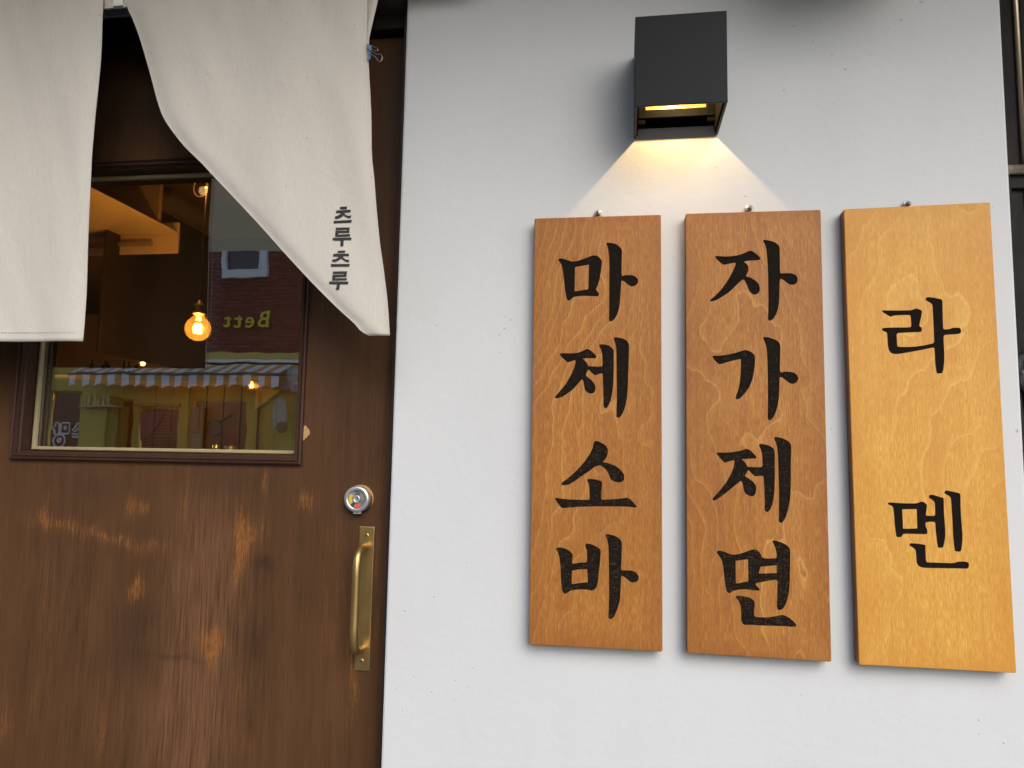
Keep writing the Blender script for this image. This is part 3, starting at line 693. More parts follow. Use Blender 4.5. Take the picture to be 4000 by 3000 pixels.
GA = (CC, [[(239,1105),(245,1099),(290,1099),(340,1092),(400,1080),(440,1066),(470,1058),(500,1065),(525,1080),(540,1102),(540,1140),(536,1190),(528,1240),(515,1285),(500,1320),(475,1355),(450,1385),(425,1405),(408,1408),(401,1398),(408,1375),(420,1345),(430,1300),(436,1250),(440,1190),(440,1140),(440,1122),(400,1130),(350,1142),(310,1155),(290,1160),(272,1148),(252,1128)],
 [(595,975),(603,966),(625,968),(655,975),(690,990),(712,1008),(718,1030),(717,1100),(715,1217),(750,1211),(790,1212),(820,1220),(840,1240),(846,1262),(835,1285),(810,1298),(785,1294),(760,1275),(735,1255),(713,1247),(712,1320),(708,1400),(700,1450),(685,1500),(668,1535),(650,1553),(636,1553),(628,1540),(630,1480),(630,1380),(630,1280),(628,1180),(625,1090),(620,1040),(608,1000)]])
JE2 = (CD, [[(253,207),(262,200),(300,202),(350,200),(395,193),(430,185),(456,175),(480,185),(505,210),(524,232),(520,241),(480,243),(420,245),(440,260),(455,280),(461,296),(510,299),(562,299),(561,240),(557,200),(548,175),(537,152),(543,144),(565,144),(600,152),(630,168),(643,185),(645,230),(645,300),(645,380),(643,450),(638,500),(628,550),(612,585),(598,600),(582,596),(576,580),(576,500),(573,430),(568,357),(540,358),(513,361),(495,348),(478,328),(465,318),(455,340),(442,357),(470,375),(500,395),(518,420),(521,450),(515,480),(498,496),(470,490),(448,475),(436,455),(432,420),(424,398),(415,390),(390,412),(350,445),(305,482),(265,510),(240,522),(228,521),(228,508),(250,485),(285,445),(320,400),(350,345),(370,300),(375,265),(372,253),(345,258),(312,270),(300,262),(275,235)],
 [(639,105),(645,97),(665,98),(700,107),(735,125),(752,145),(754,180),(752,280),(752,380),(750,470),(745,530),(732,590),(715,640),(698,668),(682,672),(671,662),(671,600),(672,500),(670,400),(667,300),(665,210),(658,160),(648,130)]])
MYEON = (CD, [[(254,868),(262,858),(280,857),(310,865),(345,880),(368,885),(410,878),(450,865),(480,853),(508,848),(530,855),(548,875),(560,905),(600,910),(657,907),(655,870),(648,840),(635,810),(626,795),(633,788),(655,790),(690,802),(725,820),(742,838),(748,865),(747,950),(745,1050),(740,1130),(730,1180),(715,1220),(700,1245),(680,1256),(662,1250),(658,1230),(660,1150),(662,1052),(620,1055),(570,1065),(520,1075),(515,1083),(535,1105),(546,1120),(540,1125),(500,1122),(450,1115),(400,1118),(365,1127),(345,1142),(330,1138),(318,1115),(310,1060),(303,1000),(297,950),(288,915),(270,888)],
 [(383,925),(465,915),(467,1062),(384,1077)], [(548,965),(655,955),(658,1006),(538,1010)],
 [(380,1168),(395,1157),(425,1160),(465,1167),(490,1178),(507,1195),(511,1220),(505,1260),(508,1298),(550,1303),(600,1302),(650,1295),(685,1287),(705,1287),(740,1305),(770,1330),(789,1352),(785,1365),(760,1367),(700,1362),(640,1360),(560,1358),(490,1354),(445,1355),(428,1345),(418,1320),(420,1280),(416,1230),(405,1195),(390,1178)]])
RA = (CE, [[(352,779),(365,779),(450,780),(540,779),(565,776),(592,765),(612,770),(635,783),(630,820),(620,860),(615,890),(633,903),(634,918),(628,931),(600,933),(530,935),(455,940),(458,990),(460,1036),(510,1037),(570,1036),(640,1028),(720,1010),(717,950),(715,880),(710,800),(707,738),(690,725),(658,707),(663,690),(680,685),(730,692),(778,703),(779,760),(780,820),(783,914),(815,912),(832,910),(847,902),(875,901),(900,902),(909,915),(910,930),(903,943),(880,947),(840,949),(786,953),(788,1020),(791,1070),(792,1130),(786,1190),(777,1223),(738,1224),(733,1200),(726,1140),(724,1090),(720,1039),(660,1052),(600,1064),(540,1075),(480,1085),(440,1088),(415,1080),(400,1060),(393,1030),(390,980),(387,935),(352,921),(354,904),(390,901),(450,900),(520,899),(558,897),(556,850),(552,813),(500,812),(440,816),(410,824),(385,810),(357,792)]])
MEN = (CF, [[(363,436),(385,435),(440,440),(500,442),(550,441),(580,429),(600,436),(617,452),(612,490),(608,521),(640,523),(668,522),(668,480),(665,432),(640,412),(625,405),(632,387),(650,385),(690,397),(725,407),(725,460),(727,520),(733,590),(735,650),(728,700),(720,729),(686,730),(680,690),(674,640),(670,600),(668,563),(640,561),(608,565),(606,585),(617,610),(620,632),(612,642),(560,641),(500,639),(463,640),(455,652),(450,661),(418,661),(412,630),(406,580),(402,520),(396,465),(380,455),(362,448)],
 [(455,480),(549,479),(552,604),(461,606)],
 [(726,376),(735,357),(760,361),(800,369),(833,379),(833,440),(836,520),(842,590),(846,640),(845,690),(840,735),(833,755),(797,753),(790,710),(784,650),(781,580),(776,490),(770,405),(750,388)],
 [(500,715),(507,699),(540,701),(580,706),(606,711),(607,760),(610,822),(640,824),(700,827),(790,829),(815,819),(850,818),(880,822),(889,835),(886,855),(878,866),(800,863),(700,862),(620,861),(580,857),(558,845),(547,820),(545,780),(541,742),(520,725)]])
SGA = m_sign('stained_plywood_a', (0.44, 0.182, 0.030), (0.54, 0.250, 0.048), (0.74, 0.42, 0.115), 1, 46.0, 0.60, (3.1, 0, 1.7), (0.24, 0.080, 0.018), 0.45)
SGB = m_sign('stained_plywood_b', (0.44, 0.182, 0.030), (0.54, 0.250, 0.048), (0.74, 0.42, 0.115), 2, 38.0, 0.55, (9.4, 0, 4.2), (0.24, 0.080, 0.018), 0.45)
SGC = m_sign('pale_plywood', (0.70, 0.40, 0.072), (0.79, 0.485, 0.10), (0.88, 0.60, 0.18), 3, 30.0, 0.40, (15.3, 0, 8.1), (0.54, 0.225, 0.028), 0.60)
def sign(corners, glyphs, m, burnt, screw, label, side):
    base = P(*[(corners[2][0] + corners[3][0]) / 2, (corners[2][1] + corners[3][1]) / 2], YB)
    t = thing('wooden_sign', (base.x, 0, base.z), label, 'sign', 'hanging wooden menu boards on the white wall')
    toxz = lambda x_, y_: (lambda p: (p.x, p.z))(P(x_, y_, YB))
    outer = [toxz(*c) for c in corners]
    th = .0158; bd = .0009
    # rounded outer corners
    o2 = []
    for i in range(4):
        c = Vector(outer[i]); a_ = (Vector(outer[i-1]) - c).normalized(); d_ = (Vector(outer[(i+1) % 4]) - c).normalized(); r_ = .0016
        for s_ in (0, .35, .65, 1): q_ = c + a_ * r_ * (1-s_)**1.6 + d_ * r_ * s_**1.6; o2.append(tuple(q_))
    loops = [o2]; gl = []
    for (C_, polys) in glyphs:
        ls = [chaikin([toxz(C_[0] + x_*C_[2], C_[1] + y_*C_[2]) for x_, y_ in po], .16 if len(po) > 6 else .03) for po in polys]
        loops += ls; gl.append(ls)
    me = curve_mesh(loops, th / 2)
    me.transform(Matrix(((1, 0, 0, 0), (0, 0, -1, YB + th / 2), (0, 1, 0, 0), (0, 0, 0, 1))))
    # bevel only the outer silhouette
    bb = bmesh.new(); bb.from_mesh(me); bmesh.ops.remove_doubles(bb, verts=bb.verts, dist=1e-6)
    on = lambda v: min(abs((Vector((v.co.x, v.co.z)) - Vector(q_)).length) for q_ in o2) < 2e-5
    rim = {v for v in bb.verts if on(v)}
    es = [e for e in bb.edges if e.verts[0] in rim and e.verts[1] in rim and abs(e.verts[0].co.y - e.verts[1].co.y) < 1e-6 and e.verts[0].co.y < YB + .001 and any(abs(f.normal.y) < .5 for f in e.link_faces)]
    if es: bmesh.ops.bevel(bb, geom=es, offset=bd, segments=2, affect='EDGES', profile=.5)
    bmesh.ops.recalc_face_normals(bb, faces=bb.faces)
    bo = ob('board', bb, m, t); bo.data.materials.append(side)
    for p in bo.data.polygons:
        if abs(p.normal.y) < .35: p.material_index = 1
    for ls in gl:
        lm = curve_mesh(ls, .002, 0, .0)
        lm.transform(Matrix(((1, 0, 0, 0), (0, 0, -1, YB + .0030), (0, 1, 0, 0), (0, 0, 0, 1))))
        ob('letter', lm, burnt, t)
    # hanging screw on a small washer
    c = P(screw[0], screw[1], -.008)
    b = bm_new(); lathe(b, [(.0052, .0015), (.0052, .0030), (.0042, .0038), (0, .0038)], (c.x, 0, c.z), 'y', 24); ws = ob('hanging_screw', b, simple('zinc_washer', (.55, .54, .52), .35, .9), t)
    b = bm_new(); lathe(b, [(.0036, .0036), (.0036, .0055), (.0028, .0072), (.0012, .0080), (0, .0081)], (c.x, 0, c.z), 'y', 24); ob('screw_head', b, STEEL, ws, smooth=True)
    b = bm_new()
    for a_ in (.4, .4 + pi/2):
        d_ = Vector((cos(a_), 0, sin(a_))) * .0020; n_ = Vector((-sin(a_), 0, cos(a_))) * .00035; cc_ = Vector((c.x, -.0073, c.z)); dy = Vector((0, -.0010, 0))
        hexa(b, [cc_ - d_ - n_ + dy, cc_ + d_ - n_ + dy, cc_ + d_ + n_ + dy, cc_ - d_ + n_ + dy], [cc_ - d_ - n_, cc_ + d_ - n_, cc_ + d_ + n_, cc_ - d_ + n_])
    ob('screw_cross', b, DARK, ws)
    b = bm_new(); box(b, c.x - .004, c.x + .004, -.0028, -.0012, c.z - .016, c.z); ob('hanger_plate', b, STEEL, t)
    return t
SIDEA = simple('stained_edge', (0.17, 0.062, 0.026), .6, 0, 250, .3, .0002); SIDEC = m_darkwood('ply_edge', (0.24, 0.105, 0.05), wear=False, rough=.5)
BU1 = m_burnt('burnt_engraving', 1.0, P(2300, 2500, 0).z, P(2300, 1100, 0).z); BU2 = m_burnt('burnt_engraving_flat', .15, .9, 1.9)
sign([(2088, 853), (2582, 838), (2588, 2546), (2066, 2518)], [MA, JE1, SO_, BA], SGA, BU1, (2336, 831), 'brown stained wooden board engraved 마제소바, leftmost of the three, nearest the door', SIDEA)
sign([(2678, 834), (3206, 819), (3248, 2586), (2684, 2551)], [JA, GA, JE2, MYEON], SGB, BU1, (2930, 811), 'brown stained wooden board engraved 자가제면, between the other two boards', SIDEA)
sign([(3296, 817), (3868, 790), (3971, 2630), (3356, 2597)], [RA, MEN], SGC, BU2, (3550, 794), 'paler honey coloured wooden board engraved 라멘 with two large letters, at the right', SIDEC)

# ------------------------------------------------------------------ wall lamp
LY = -.090
la = P(2482, 66, LY); lb = P(2844, 40, LY); lc1 = P(2480, 414, LY); ld = P(2838, 400, LY)
lx0 = (la.x + lc1.x) / 2; lx1 = (lb.x + ld.x) / 2; lz1 = (la.z + lb.z) / 2; lz0 = (lc1.z + ld.z) / 2
LH = lz1 - lz0; lm_ = (lx0 + lx1) / 2; lzm = (lz0 + lz1) / 2
lamp = thing('wall_lamp', (lm_, 0, lz0), 'square black up and down wall lamp throwing warm light on the white plaster', 'wall lamp')
b = bm_new()
prof = [(lx0, 0), (lx0, LY), (lx1, LY), (lx1, 0), (lx1 - .0030, 0), (lx1 - .0030, LY + .003), (lx0 + .0030, LY + .003), (lx0 + .0030, 0)]
prof = [(x_, y_ - .0015 if y_ == 0 else y_) for x_, y_ in prof]
A = [b.verts.new((x_, y_, lz0)) for x_, y_ in prof]; B = [b.verts.new((x_, y_, lz1)) for x_, y_ in prof]
for i in range(8): b.faces.new((A[i], A[(i+1) % 8], B[(i+1) % 8], B[i]))
for R_ in (A, B):
    for f in ((0, 1, 6, 7), (1, 2, 5, 6), (2, 3, 4, 5)): b.faces.new([R_[i] for i in f])
bmesh.ops.recalc_face_normals(b, faces=b.faces)
bmesh.ops.bevel(b, geom=[e for e in b.edges], offset=.0005, segments=2, affect='EDGES', profile=.5)
ob('housing', b, BLACKM, lamp)
b = bm_new(); box(b, lx0 + .0040, lx1 - .0040, -.0045, -.0008, lz0 + .013, lz1 - .013, .0004); ob('back_plate', b, DARKIN, lamp)
# cheeks (inner dark blocks beside the reflector), reflector, flap
for s_, x_ in ((1, lx0 + .0036), (-1, lx1 - .0036)):
    b = bm_new(); box(b, x_, x_ + s_ * .0015, LY + .0035, -.0048, lz0 + .002, lz1 - .002, .0002); ob('side_liner', b, DARKIN, lamp)
    b = bm_new(); xx = x_ + s_ * .0020
    vs0 = [Vector((xx, -.0050, lz0 + .013)), Vector((xx, -.016, lz0 + .013)), Vector((xx, -.016, lz1 - .013)), Vector((xx, -.0050, lz1 - .013))]
    hexa(b, vs0, [v + Vector((s_ * .009, 0, 0)) for v in vs0]); ob('mounting_block', b, DARKIN, lamp)
b = bm_new(); box(b, lx0 + .015, lx1 - .015, -.0075, -.0050, lz0 + .030, lz1 - .030, .0003); ob('reflector', b, GOLDIN, lamp)
src = Vector((lm_, -.045, lzm))
def on_ray(t, sgn):      # points on the ray from the source to the wall at the housing's lower / upper edge
    tgt = Vector((lm_, 0, lz0 - .0035 if sgn < 0 else lz1 + .0035)); return src + (tgt - src) * t
for sgn in (-1, 1):
    e = on_ray(.62, sgn); r_ = Vector((lm_, -.0078, (lz0 + .034) if sgn < 0 else (lz1 - .034)))
    b = bm_new(); q0 = [Vector((lx0 + .0056, e.y, e.z)), Vector((lx1 - .0056, e.y, e.z)), Vector((lx1 - .0056, r_.y, r_.z)), Vector((lx0 + .0056, r_.y, r_.z))]
    hexa(b, q0, [v + Vector((0, -.0005, .0010 * -sgn)) for v in q0]); ob('beam_flap', b, DARKIN, lamp)
# upper opening is almost closed: a cap with a narrow gap
b = bm_new(); box(b, lx0 + .0056, lx1 - .0056, LY + .0035, -.0052, lz1 - .012, lz1 - .010); ob('upper_cover', b, DARKIN, lamp)
b = bm_new(); box(b, lx0 + .0056, lx1 - .0056, LY + .0035, -.0080, lzm + .010, lzm + .014); ob('led_tray', b, DARKIN, lamp)
LEDM = simple('led_chip', (1, .8, .5), .5, emis=((1.0, .72, .38), 30))
b = bm_new(); box(b, lm_ - .004, lm_ + .004, -.049, -.041, lzm + .0080, lzm + .0098); ob('led_chip', b, LEDM, lamp)
pl = bpy.data.lights.new('lamp_light', 'POINT'); pl.energy = 0.85; pl.color = (1.0, .63, .27); pl.shadow_soft_size = .0022
po_ = bpy.data.objects.new('lamp_light', pl); col.objects.link(po_); po_.parent = lamp; po_.location = src - lamp.location

# ------------------------------------------------------------------ steel window to the right of the wall
AG = m_steel_aged(); OB_ = m_oldbrass('worn_brass_strip', (.42, .34, .24), (.62, .54, .42), .35)
sw = thing('steel_window', (XW1 + .35, .03, 0), 'dark aged steel window frame at the right edge beside the white wall', 'window')
b = bm_new(); box(b, XW1 + .0005, XW1 + .0075, .012, .09, 0, 2.29, .001); ob('frame_post', b, AG, sw)
b = bm_new(); box(b, XW1 + .008, XW1 + .026, .022, .09, 0, 2.29, .002); ob('frame_post', b, AG, sw)
xt = (P(3962, 0, .022).x + P(3987, 600, .022).x) / 2
b = bm_new(); tube(b, [(xt + .001, .020, P(3990, 660, .02).z + .003), (xt + .001, .020, 2.28)], .0032, 14); ob('brass_strip', b, OB_, sw, smooth=True)
b = bm_new(); tube(b, [(xt + .0045, .024, 0), (xt + .0045, .024, P(3990, 700, .02).z)], .0032, 14); ob('brass_strip', b, OB_, sw, smooth=True)
b = bm_new(); box(b, xt + .006, xt + .04, .024, .09, 0, 2.29, .003); ob('frame_post', b, AG, sw)
b = bm_new(); box(b, XW1 + .0265, xt + .0055, .045, .088, 0, 2.285); ob('frame_web', b, AG, sw)
zr = P(3990, 660, .01).z
b = bm_new(); tube(b, [(XW1 + .001, .012, zr), (2.6, .012, zr)], .0062, 16); tag(ob('cross_rail', b, OB_, sw, smooth=True), 'round rail across the frame')
b = bm_new(); box(b, XW1 + .0006, 2.6, .016, .03, zr - .022, zr - .004, .001); ob('rail_shelf', b, AG, sw)
b = bm_new(); box(b, xt + .041, 2.59, .05, .056, .05, 2.28); ob('window_pane', b, m_glass('dark_pane', (.25, .26, .26), .12), sw)
# black plastic bag in front of the frame
bagc = P(4010, 1470, .006)
b = bm_new(); bmesh.ops.create_icosphere(b, subdivisions=4, radius=1.0)
for v in b.verts:
    n_ = noise.noise(v.co * 2.3) * .18 + abs(noise.noise(v.co * 5.1)) * .14
    v.co = Vector((v.co.x * .030 * (1 + n_), v.co.y * .010 * (1 + n_), v.co.z * .034 * (1 + n_))) + Vector((XW1 + .0325, .0095, bagc.z + .002))
tag(ob('plastic_bag', b, simple('black_plastic', (.05, .05, .055), .22, 0, 80, .3, .001), None), 'crumpled shiny black plastic bag tucked against the steel frame at the right edge', 'bag')

# ------------------------------------------------------------------ shop interior
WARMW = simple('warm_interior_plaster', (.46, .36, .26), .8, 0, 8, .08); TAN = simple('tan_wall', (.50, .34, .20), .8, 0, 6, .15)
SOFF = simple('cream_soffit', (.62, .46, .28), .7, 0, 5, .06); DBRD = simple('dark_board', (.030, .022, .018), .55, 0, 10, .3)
PLANK = m_darkwood('plank_wood', (.16, .095, .035), wear=False); OLIVE = simple('olive_panel', (.33, .29, .06), .6)
D0 = CAM.y
b = bm_new(); box(b, -6.0, 2.6, .17, 6.0, -.02, .02); struct('interior_floor', b, simple('brown_floor', (.12, .08, .06), .6))
b = bm_new(); box(b, -6.1, 2.7, .17, 6.1, 2.56, 2.70); struct('interior_ceiling', b, simple('brown_ceiling', (.10, .07, .05), .8))
b = bm_new(); box(b, -6.1, 2.7, 4.6, 4.7, 0, 2.55); struct('interior_back_wall', b, TAN)
b = bm_new(); box(b, -6.1, -6.0, .17, 4.6, 0, 2.55); box(b, 2.6, 2.7, .17, 4.6, 0, 2.55); struct('interior_side_wall', b, TAN)
def Q(px, py, dist): return P(px, py, D0 + dist)
# ceiling soffit with vent
Yf = 2.72; xe = Q(693, 950, Yf).x; zb_ = Q(693, 913, Yf).z; zbot = Q(693, 988, Yf).z
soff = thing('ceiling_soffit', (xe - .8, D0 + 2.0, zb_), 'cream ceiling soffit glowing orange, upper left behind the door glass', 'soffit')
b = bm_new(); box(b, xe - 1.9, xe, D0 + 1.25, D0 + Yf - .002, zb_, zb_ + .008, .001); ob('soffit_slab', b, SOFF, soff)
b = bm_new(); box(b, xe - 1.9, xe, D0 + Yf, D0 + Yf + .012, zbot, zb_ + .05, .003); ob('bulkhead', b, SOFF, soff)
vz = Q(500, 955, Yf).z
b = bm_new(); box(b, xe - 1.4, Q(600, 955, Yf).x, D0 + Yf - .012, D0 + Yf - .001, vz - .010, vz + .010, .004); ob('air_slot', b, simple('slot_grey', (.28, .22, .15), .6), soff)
# upper panel
p0 = Q(627, 695, 2.60)
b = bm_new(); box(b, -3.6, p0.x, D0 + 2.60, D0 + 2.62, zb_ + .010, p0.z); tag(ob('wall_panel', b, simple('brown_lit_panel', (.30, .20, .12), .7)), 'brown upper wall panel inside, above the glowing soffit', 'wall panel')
# dark hanging board running back
xb = Q(384, 1376, 2.64).x; ynear, yfar = D0 + 2.64, D0 + 3.42; zbb = Q(384, 1376, 2.64).z
b = bm_new(); box(b, xb - .012, xb, ynear, yfar, zbb, 2.5, .002); tag(ob('hanging_partition', b, DBRD), 'large dark brown board hanging behind the lit bulb', 'partition')
b = bm_new(); box(b, xb, xb + .9, yfar, yfar + .05, zbb, 2.5, .002); tag(ob('dark_cabinet_wall', b, simple('dark_reddish_wall', (.035, .020, .014), .6, 0, 6, .2)), 'dark reddish brown wall beyond the hanging board', 'partition')
# pendant bulb
def pendant(c, r, label, top_z, first=True):
    t = thing('pendant_bulb', (c.x, c.y, c.z), label, 'pendant lamp', 'amber glass bulbs hanging inside the shop')
    b = bm_new(); pr = [(0, -r)] + [(r * sin(a_ * pi / 20), -r * cos(a_ * pi / 20)) for a_ in range(1, 16)] + [(r * .42, r * 1.02), (r * .36, r * 1.2)]
    lathe(b, pr, c, 'z', 28); ob('bulb_glass', b, AMB, t, smooth=True)
    b = bm_new(); lathe(b, [(r*.35, r*1.14), (r*.46, r*1.2), (r*.46, r*1.34), (r*.30, r*1.38), (r*.28, r*1.8), (r*.42, r*1.84), (r*.40, r*1.94), (r*.2, r*2.1), (r*.07, r*2.35), (0, r*2.4)], c, 'z', 20); ob('lamp_holder', b, BRASS, t, smooth=True)
    b = bm_new(); tube(b, [c + Vector((0, 0, r*2.3)), Vector((c.x, c.y, top_z))], .0028, 8); ob('cord', b, simple('brown_cord', (.07, .035, .02), .8), t)
    b = bm_new(); lathe(b, [(0, -.02), (.02, -.02), (.05, -.004), (.05, 0)], (c.x, c.y, top_z), 'z', 24); ob('ceiling_rose', b, BRASS, t, smooth=True)
    b = bm_new()
    for k_ in range(4):
        a_ = k_ * pi / 2 + .4; d_ = Vector((cos(a_), sin(a_), 0)) * r * .20
        tube(b, [c + d_ + Vector((0, 0, r*.40)), c + d_ * 1.2 + Vector((0, 0, -r*.38))], r * .060, 6)
    ob('filament', b, FIL, t)
    return t
AMB, nt_, bs_ = newmat('amber_bulb_glass'); nt_.nodes.remove(bs_); kk = NB(nt_)
tr_ = kk.n('ShaderNodeBsdfTransparent'); tr_.inputs[0].default_value = (1.0, .80, .38, 1); gl_ = kk.n('ShaderNodeBsdfGlossy'); gl_.inputs['Roughness'].default_value = .03; gl_.inputs[0].default_value = (1, .8, .45, 1)
tl_ = kk.n('ShaderNodeBsdfTranslucent'); tl_.inputs[0].default_value = (.95, .62, .15, 1)
lw = kk.n('ShaderNodeLayerWeight'); lw.inputs[0].default_value = .35
m1 = kk.n('ShaderNodeMixShader'); m2 = kk.n('ShaderNodeMixShader'); m1.inputs[0].default_value = .018
nt_.links.new(tr_.outputs[0], m1.inputs[1]); nt_.links.new(tl_.outputs[0], m1.inputs[2])
nt_.links.new(kk.m('MULTIPLY', lw.outputs['Facing'], .5), m2.inputs[0]); nt_.links.new(m1.outputs[0], m2.inputs[1]); nt_.links.new(gl_.outputs[0], m2.inputs[2]); nt_.links.new(m2.outputs[0], nt_.nodes['Material Output'].inputs[0])
FIL = simple('glowing_filament', (1, .7, .3), .5, emis=((1.0, .58, .18), 60))
bc = Q(773, 1284, 2.40); rb = 53 / FPX * 2.4
pendant(bc, rb, 'lit amber globe bulb hanging on a long cord behind the door glass', 2.555)
def plight(c, e, name='bulb_light', r_=.02, colr=(1.0, .60, .26)):
    l = bpy.data.lights.new(name, 'POINT'); l.energy = e; l.color = colr; l.shadow_soft_size = r_
    o = bpy.data.objects.new(name, l); col.objects.link(o); o.location = c; return o
plight(bc, 13.0)
cs = Q(806, 733, 2.40)
csl = thing('glint_ring', (cs.x, cs.y, cs.z), 'small brown ring with an added glowing orange glint, above the hanging bulb', 'glint ring')
b = bm_new(); tube(b, [cs + Vector((-.022 + .028 * cos(a_ * pi / 12), 0, .034 * sin(a_ * pi / 12))) for a_ in range(24)], .0012, 6, True); ob('ring', b, simple('brown_ring', (.16, .09, .05), .5), csl)
b = bm_new(); lathe(b, [(0, -.005), (.004, -.003), (.005, 0), (.004, .003), (0, .005)], cs, 'z', 12); ob('glint_tip', b, FIL2 if False else simple('glint_glow', (1, .6, .3), .5, emis=((1, .42, .12), 3)), csl)  # glint put in as a self-lit dot
plight(cs + Vector((0, -.03, -.02)), 0.9, 'panel_fill_light')  # added fill light to brighten the upper panel and dark board
# smaller far lamps glimpsed inside
for (px, py, dist, r_, e_, lab) in ((176, 1548, 3.3, .040, 7.0, 'amber bulb lamp glowing at the left edge of the door glass'), (983, 1508, 4.0, .022, 1.0, 'small amber bulb glinting low at the right of the door glass'), (558, 1420, 4.2, .018, 5.0, 'tiny amber bulb below the dark hanging board inside')):
    c = Q(px, py, dist); pendant(c, r_, lab, 2.555); plight(c, e_)
# planks on the back wall, each its own board
pw = thing('plank_wall', (Q(800, 1600, 4.7).x, D0 + 4.75, 0), 'wall of upright yellowish planks at the back of the shop', 'plank wall')
x_ = Q(470, 1600, 4.7).x; xe_ = Q(1150, 1600, 4.7).x; zt = Q(800, 1500, 4.7).z
base_me = None
while x_ < xe_:
    w_ = .13
    if base_me is None:
        b = bm_new(); box(b, -w_/2 + .004, w_/2 - .004, -.01, .01, -.75, .0, .003); base_me = bpy.data.meshes.new('plank'); b.to_mesh(base_me); b.free(); base_me.materials.append(PLANK)
    o = bpy.data.objects.new('plank', base_me); col.objects.link(o); o.parent = pw; o.location = Vector((x_ + w_/2, D0 + 4.72 + random.uniform(-.004, .004), zt)) - pw.location; x_ += w_
# shelf with bottles
sz = Q(430, 1452, 3.3).z; sY = D0 + 3.3
b = bm_new(); box(b, -4.2, Q(830, 1450, 3.3).x, sY, sY + .25, sz - .018, sz, .002); tag(ob('shelf', b, DBRD), 'wooden shelf carrying dark bottles inside the shop', 'shelf')
BOT = simple('dark_bottle_glass', (.02, .016, .012), .15)
for (px, h, w_, lab) in ((301, 42, 10, 'tall dark straight bottle, first from the left on the inner shelf'), (358, 38, 18, 'wide shouldered dark jar on the inner shelf'), (430, 40, 8, 'slim dark bottle at the middle of the inner shelf'), (450, 38, 8, 'slim brown bottle beside the middle one on the shelf'), (481, 26, 15, 'short squat dark jar at the right end of the shelf row')):
    c = Q(px, 1452, 3.3); s_ = 3.3 / FPX; b = bm_new(); H = h * s_ * 1.5; W = w_ * s_ * 1.05
    lathe(b, [(0, 0), (W, 0), (W * 1.02, H * .55), (W * .8, H * .68), (W * .4, H * .8), (W * .42, H), (0, H)], (c.x, sY + .1, sz), 'z', 18); tag(ob('bottle', b, BOT, None, smooth=True), lab, 'bottle', 'bottles on the inner shelf')
# sieve, pots, counter
sc_ = Q(838, 1672, 2.6); s_ = 2.6 / FPX
sv = thing('noodle_strainer', sc_, 'round wire strainer with a long handle hanging inside the shop', 'strainer')
b = bm_new(); tube(b, [sc_ + Vector((cos(a_*pi/16) * 34 * s_, 0, sin(a_*pi/16) * 34 * s_)) for a_ in range(32)], .0022, 6, True); ob('rim', b, DARK, sv)
b = bm_new(); tube(b, [sc_ + Vector((22*s_, 0, 26*s_)), sc_ + Vector((76*s_, 0, 58*s_))], .005, 8); ob('handle', b, DARK, sv)
b = bm_new()
for k_ in range(-6, 7):
    h_ = math.sqrt(max(0, 34**2 - (k_*5)**2)) * s_; tube(b, [sc_ + Vector((k_*5*s_, .01, -h_)), sc_ + Vector((k_*5*s_, .01, h_))], .0005, 4); tube(b, [sc_ + Vector((-h_, .012, k_*5*s_)), sc_ + Vector((h_, .012, k_*5*s_))], .0005, 4)
ob('wire_mesh', b, STEEL, sv)
cz = Q(860, 1765, 2.9).z
b = bm_new(); box(b, -3.2, -.7, D0 + 2.9, D0 + 3.3, cz - .9, cz, .004); tag(ob('kitchen_counter', b, simple('counter_steel', (.10, .09, .08), .4, .5)), 'low dark kitchen counter just above the window sill inside', 'counter')
for (px, w_, h_, lab) in ((880, 30, 26, 'shiny steel pot standing on the inner counter'), (820, 16, 30, 'small steel canister left of the pot on the counter')):
    c = Q(px, 1765, 3.0); s2 = 3.0 / FPX; b = bm_new(); W = w_*s2; H = h_*s2
    lathe(b, [(0, 0), (W, 0), (W, H*.45), (W*1.06, H*.5), (W, H*.55), (W, H*.9), (W*.9, H), (W*.2, H*1.08), (W*.2, H*1.25), (0, H*1.25)], (c.x, D0 + 3.05, cz), 'z', 24); tag(ob('steel_pot', b, CHROME, None, smooth=True), lab, 'pot')
# slanted lit ceiling piece right
q4 = [Q(1000, 1505, 3.6), Q(1092, 1526, 3.6), Q(1025, 1580, 3.6), Q(995, 1600, 3.6)]
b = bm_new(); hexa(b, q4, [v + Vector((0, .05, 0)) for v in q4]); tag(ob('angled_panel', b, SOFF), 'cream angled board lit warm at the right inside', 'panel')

# ------------------------------------------------------------------ across the street
FY = -11.0
far = thing('yellow_shop', (M(700, 1700, FY).x, FY - .3, 0), 'brick and yellow shop across the street, mirrored in the door glass', 'building')
YW = simple('yellow_paint', (.56, .47, .10), .6, 0, 2, .08); BRI = m_brick(); BW = m_brickwall(); WHT = simple('white_paint', (.8, .8, .8), .5); BEI = simple('beige_cladding', (.52, .46, .30), .7, 0, 3, .06)
zy1 = M(1000, 1377, FY).z; zy0 = M(1000, 1406, FY).z; zbe = M(1000, 984, FY).z
b = bm_new(); box(b, -13.0, 1.0, FY - .5, FY, zy1, zbe + .02); tag(ob('brick_wall', b, BW, far))
wallp = [o for o in col.objects if o.name == 'brick_wall'][0]
b = bm_new(); box(b, -13.0, 1.0, FY - .5, FY + .03, zbe, zbe + 2.6, .01); ob('beige_cladding', b, BEI, far)
b = bm_new(); box(b, -13.0, 1.0, FY - .5, FY + .06, zy0, zy1, .01); ob('yellow_band', b, YW, far)
b = bm_new(); box(b, -13.0, 1.0, FY - .5, FY + .09, M(1000, 1418, FY).z, zy0 - .002, .005); ob('white_strip', b, WHT, far)
zt_ = M(1000, 1424, FY).z
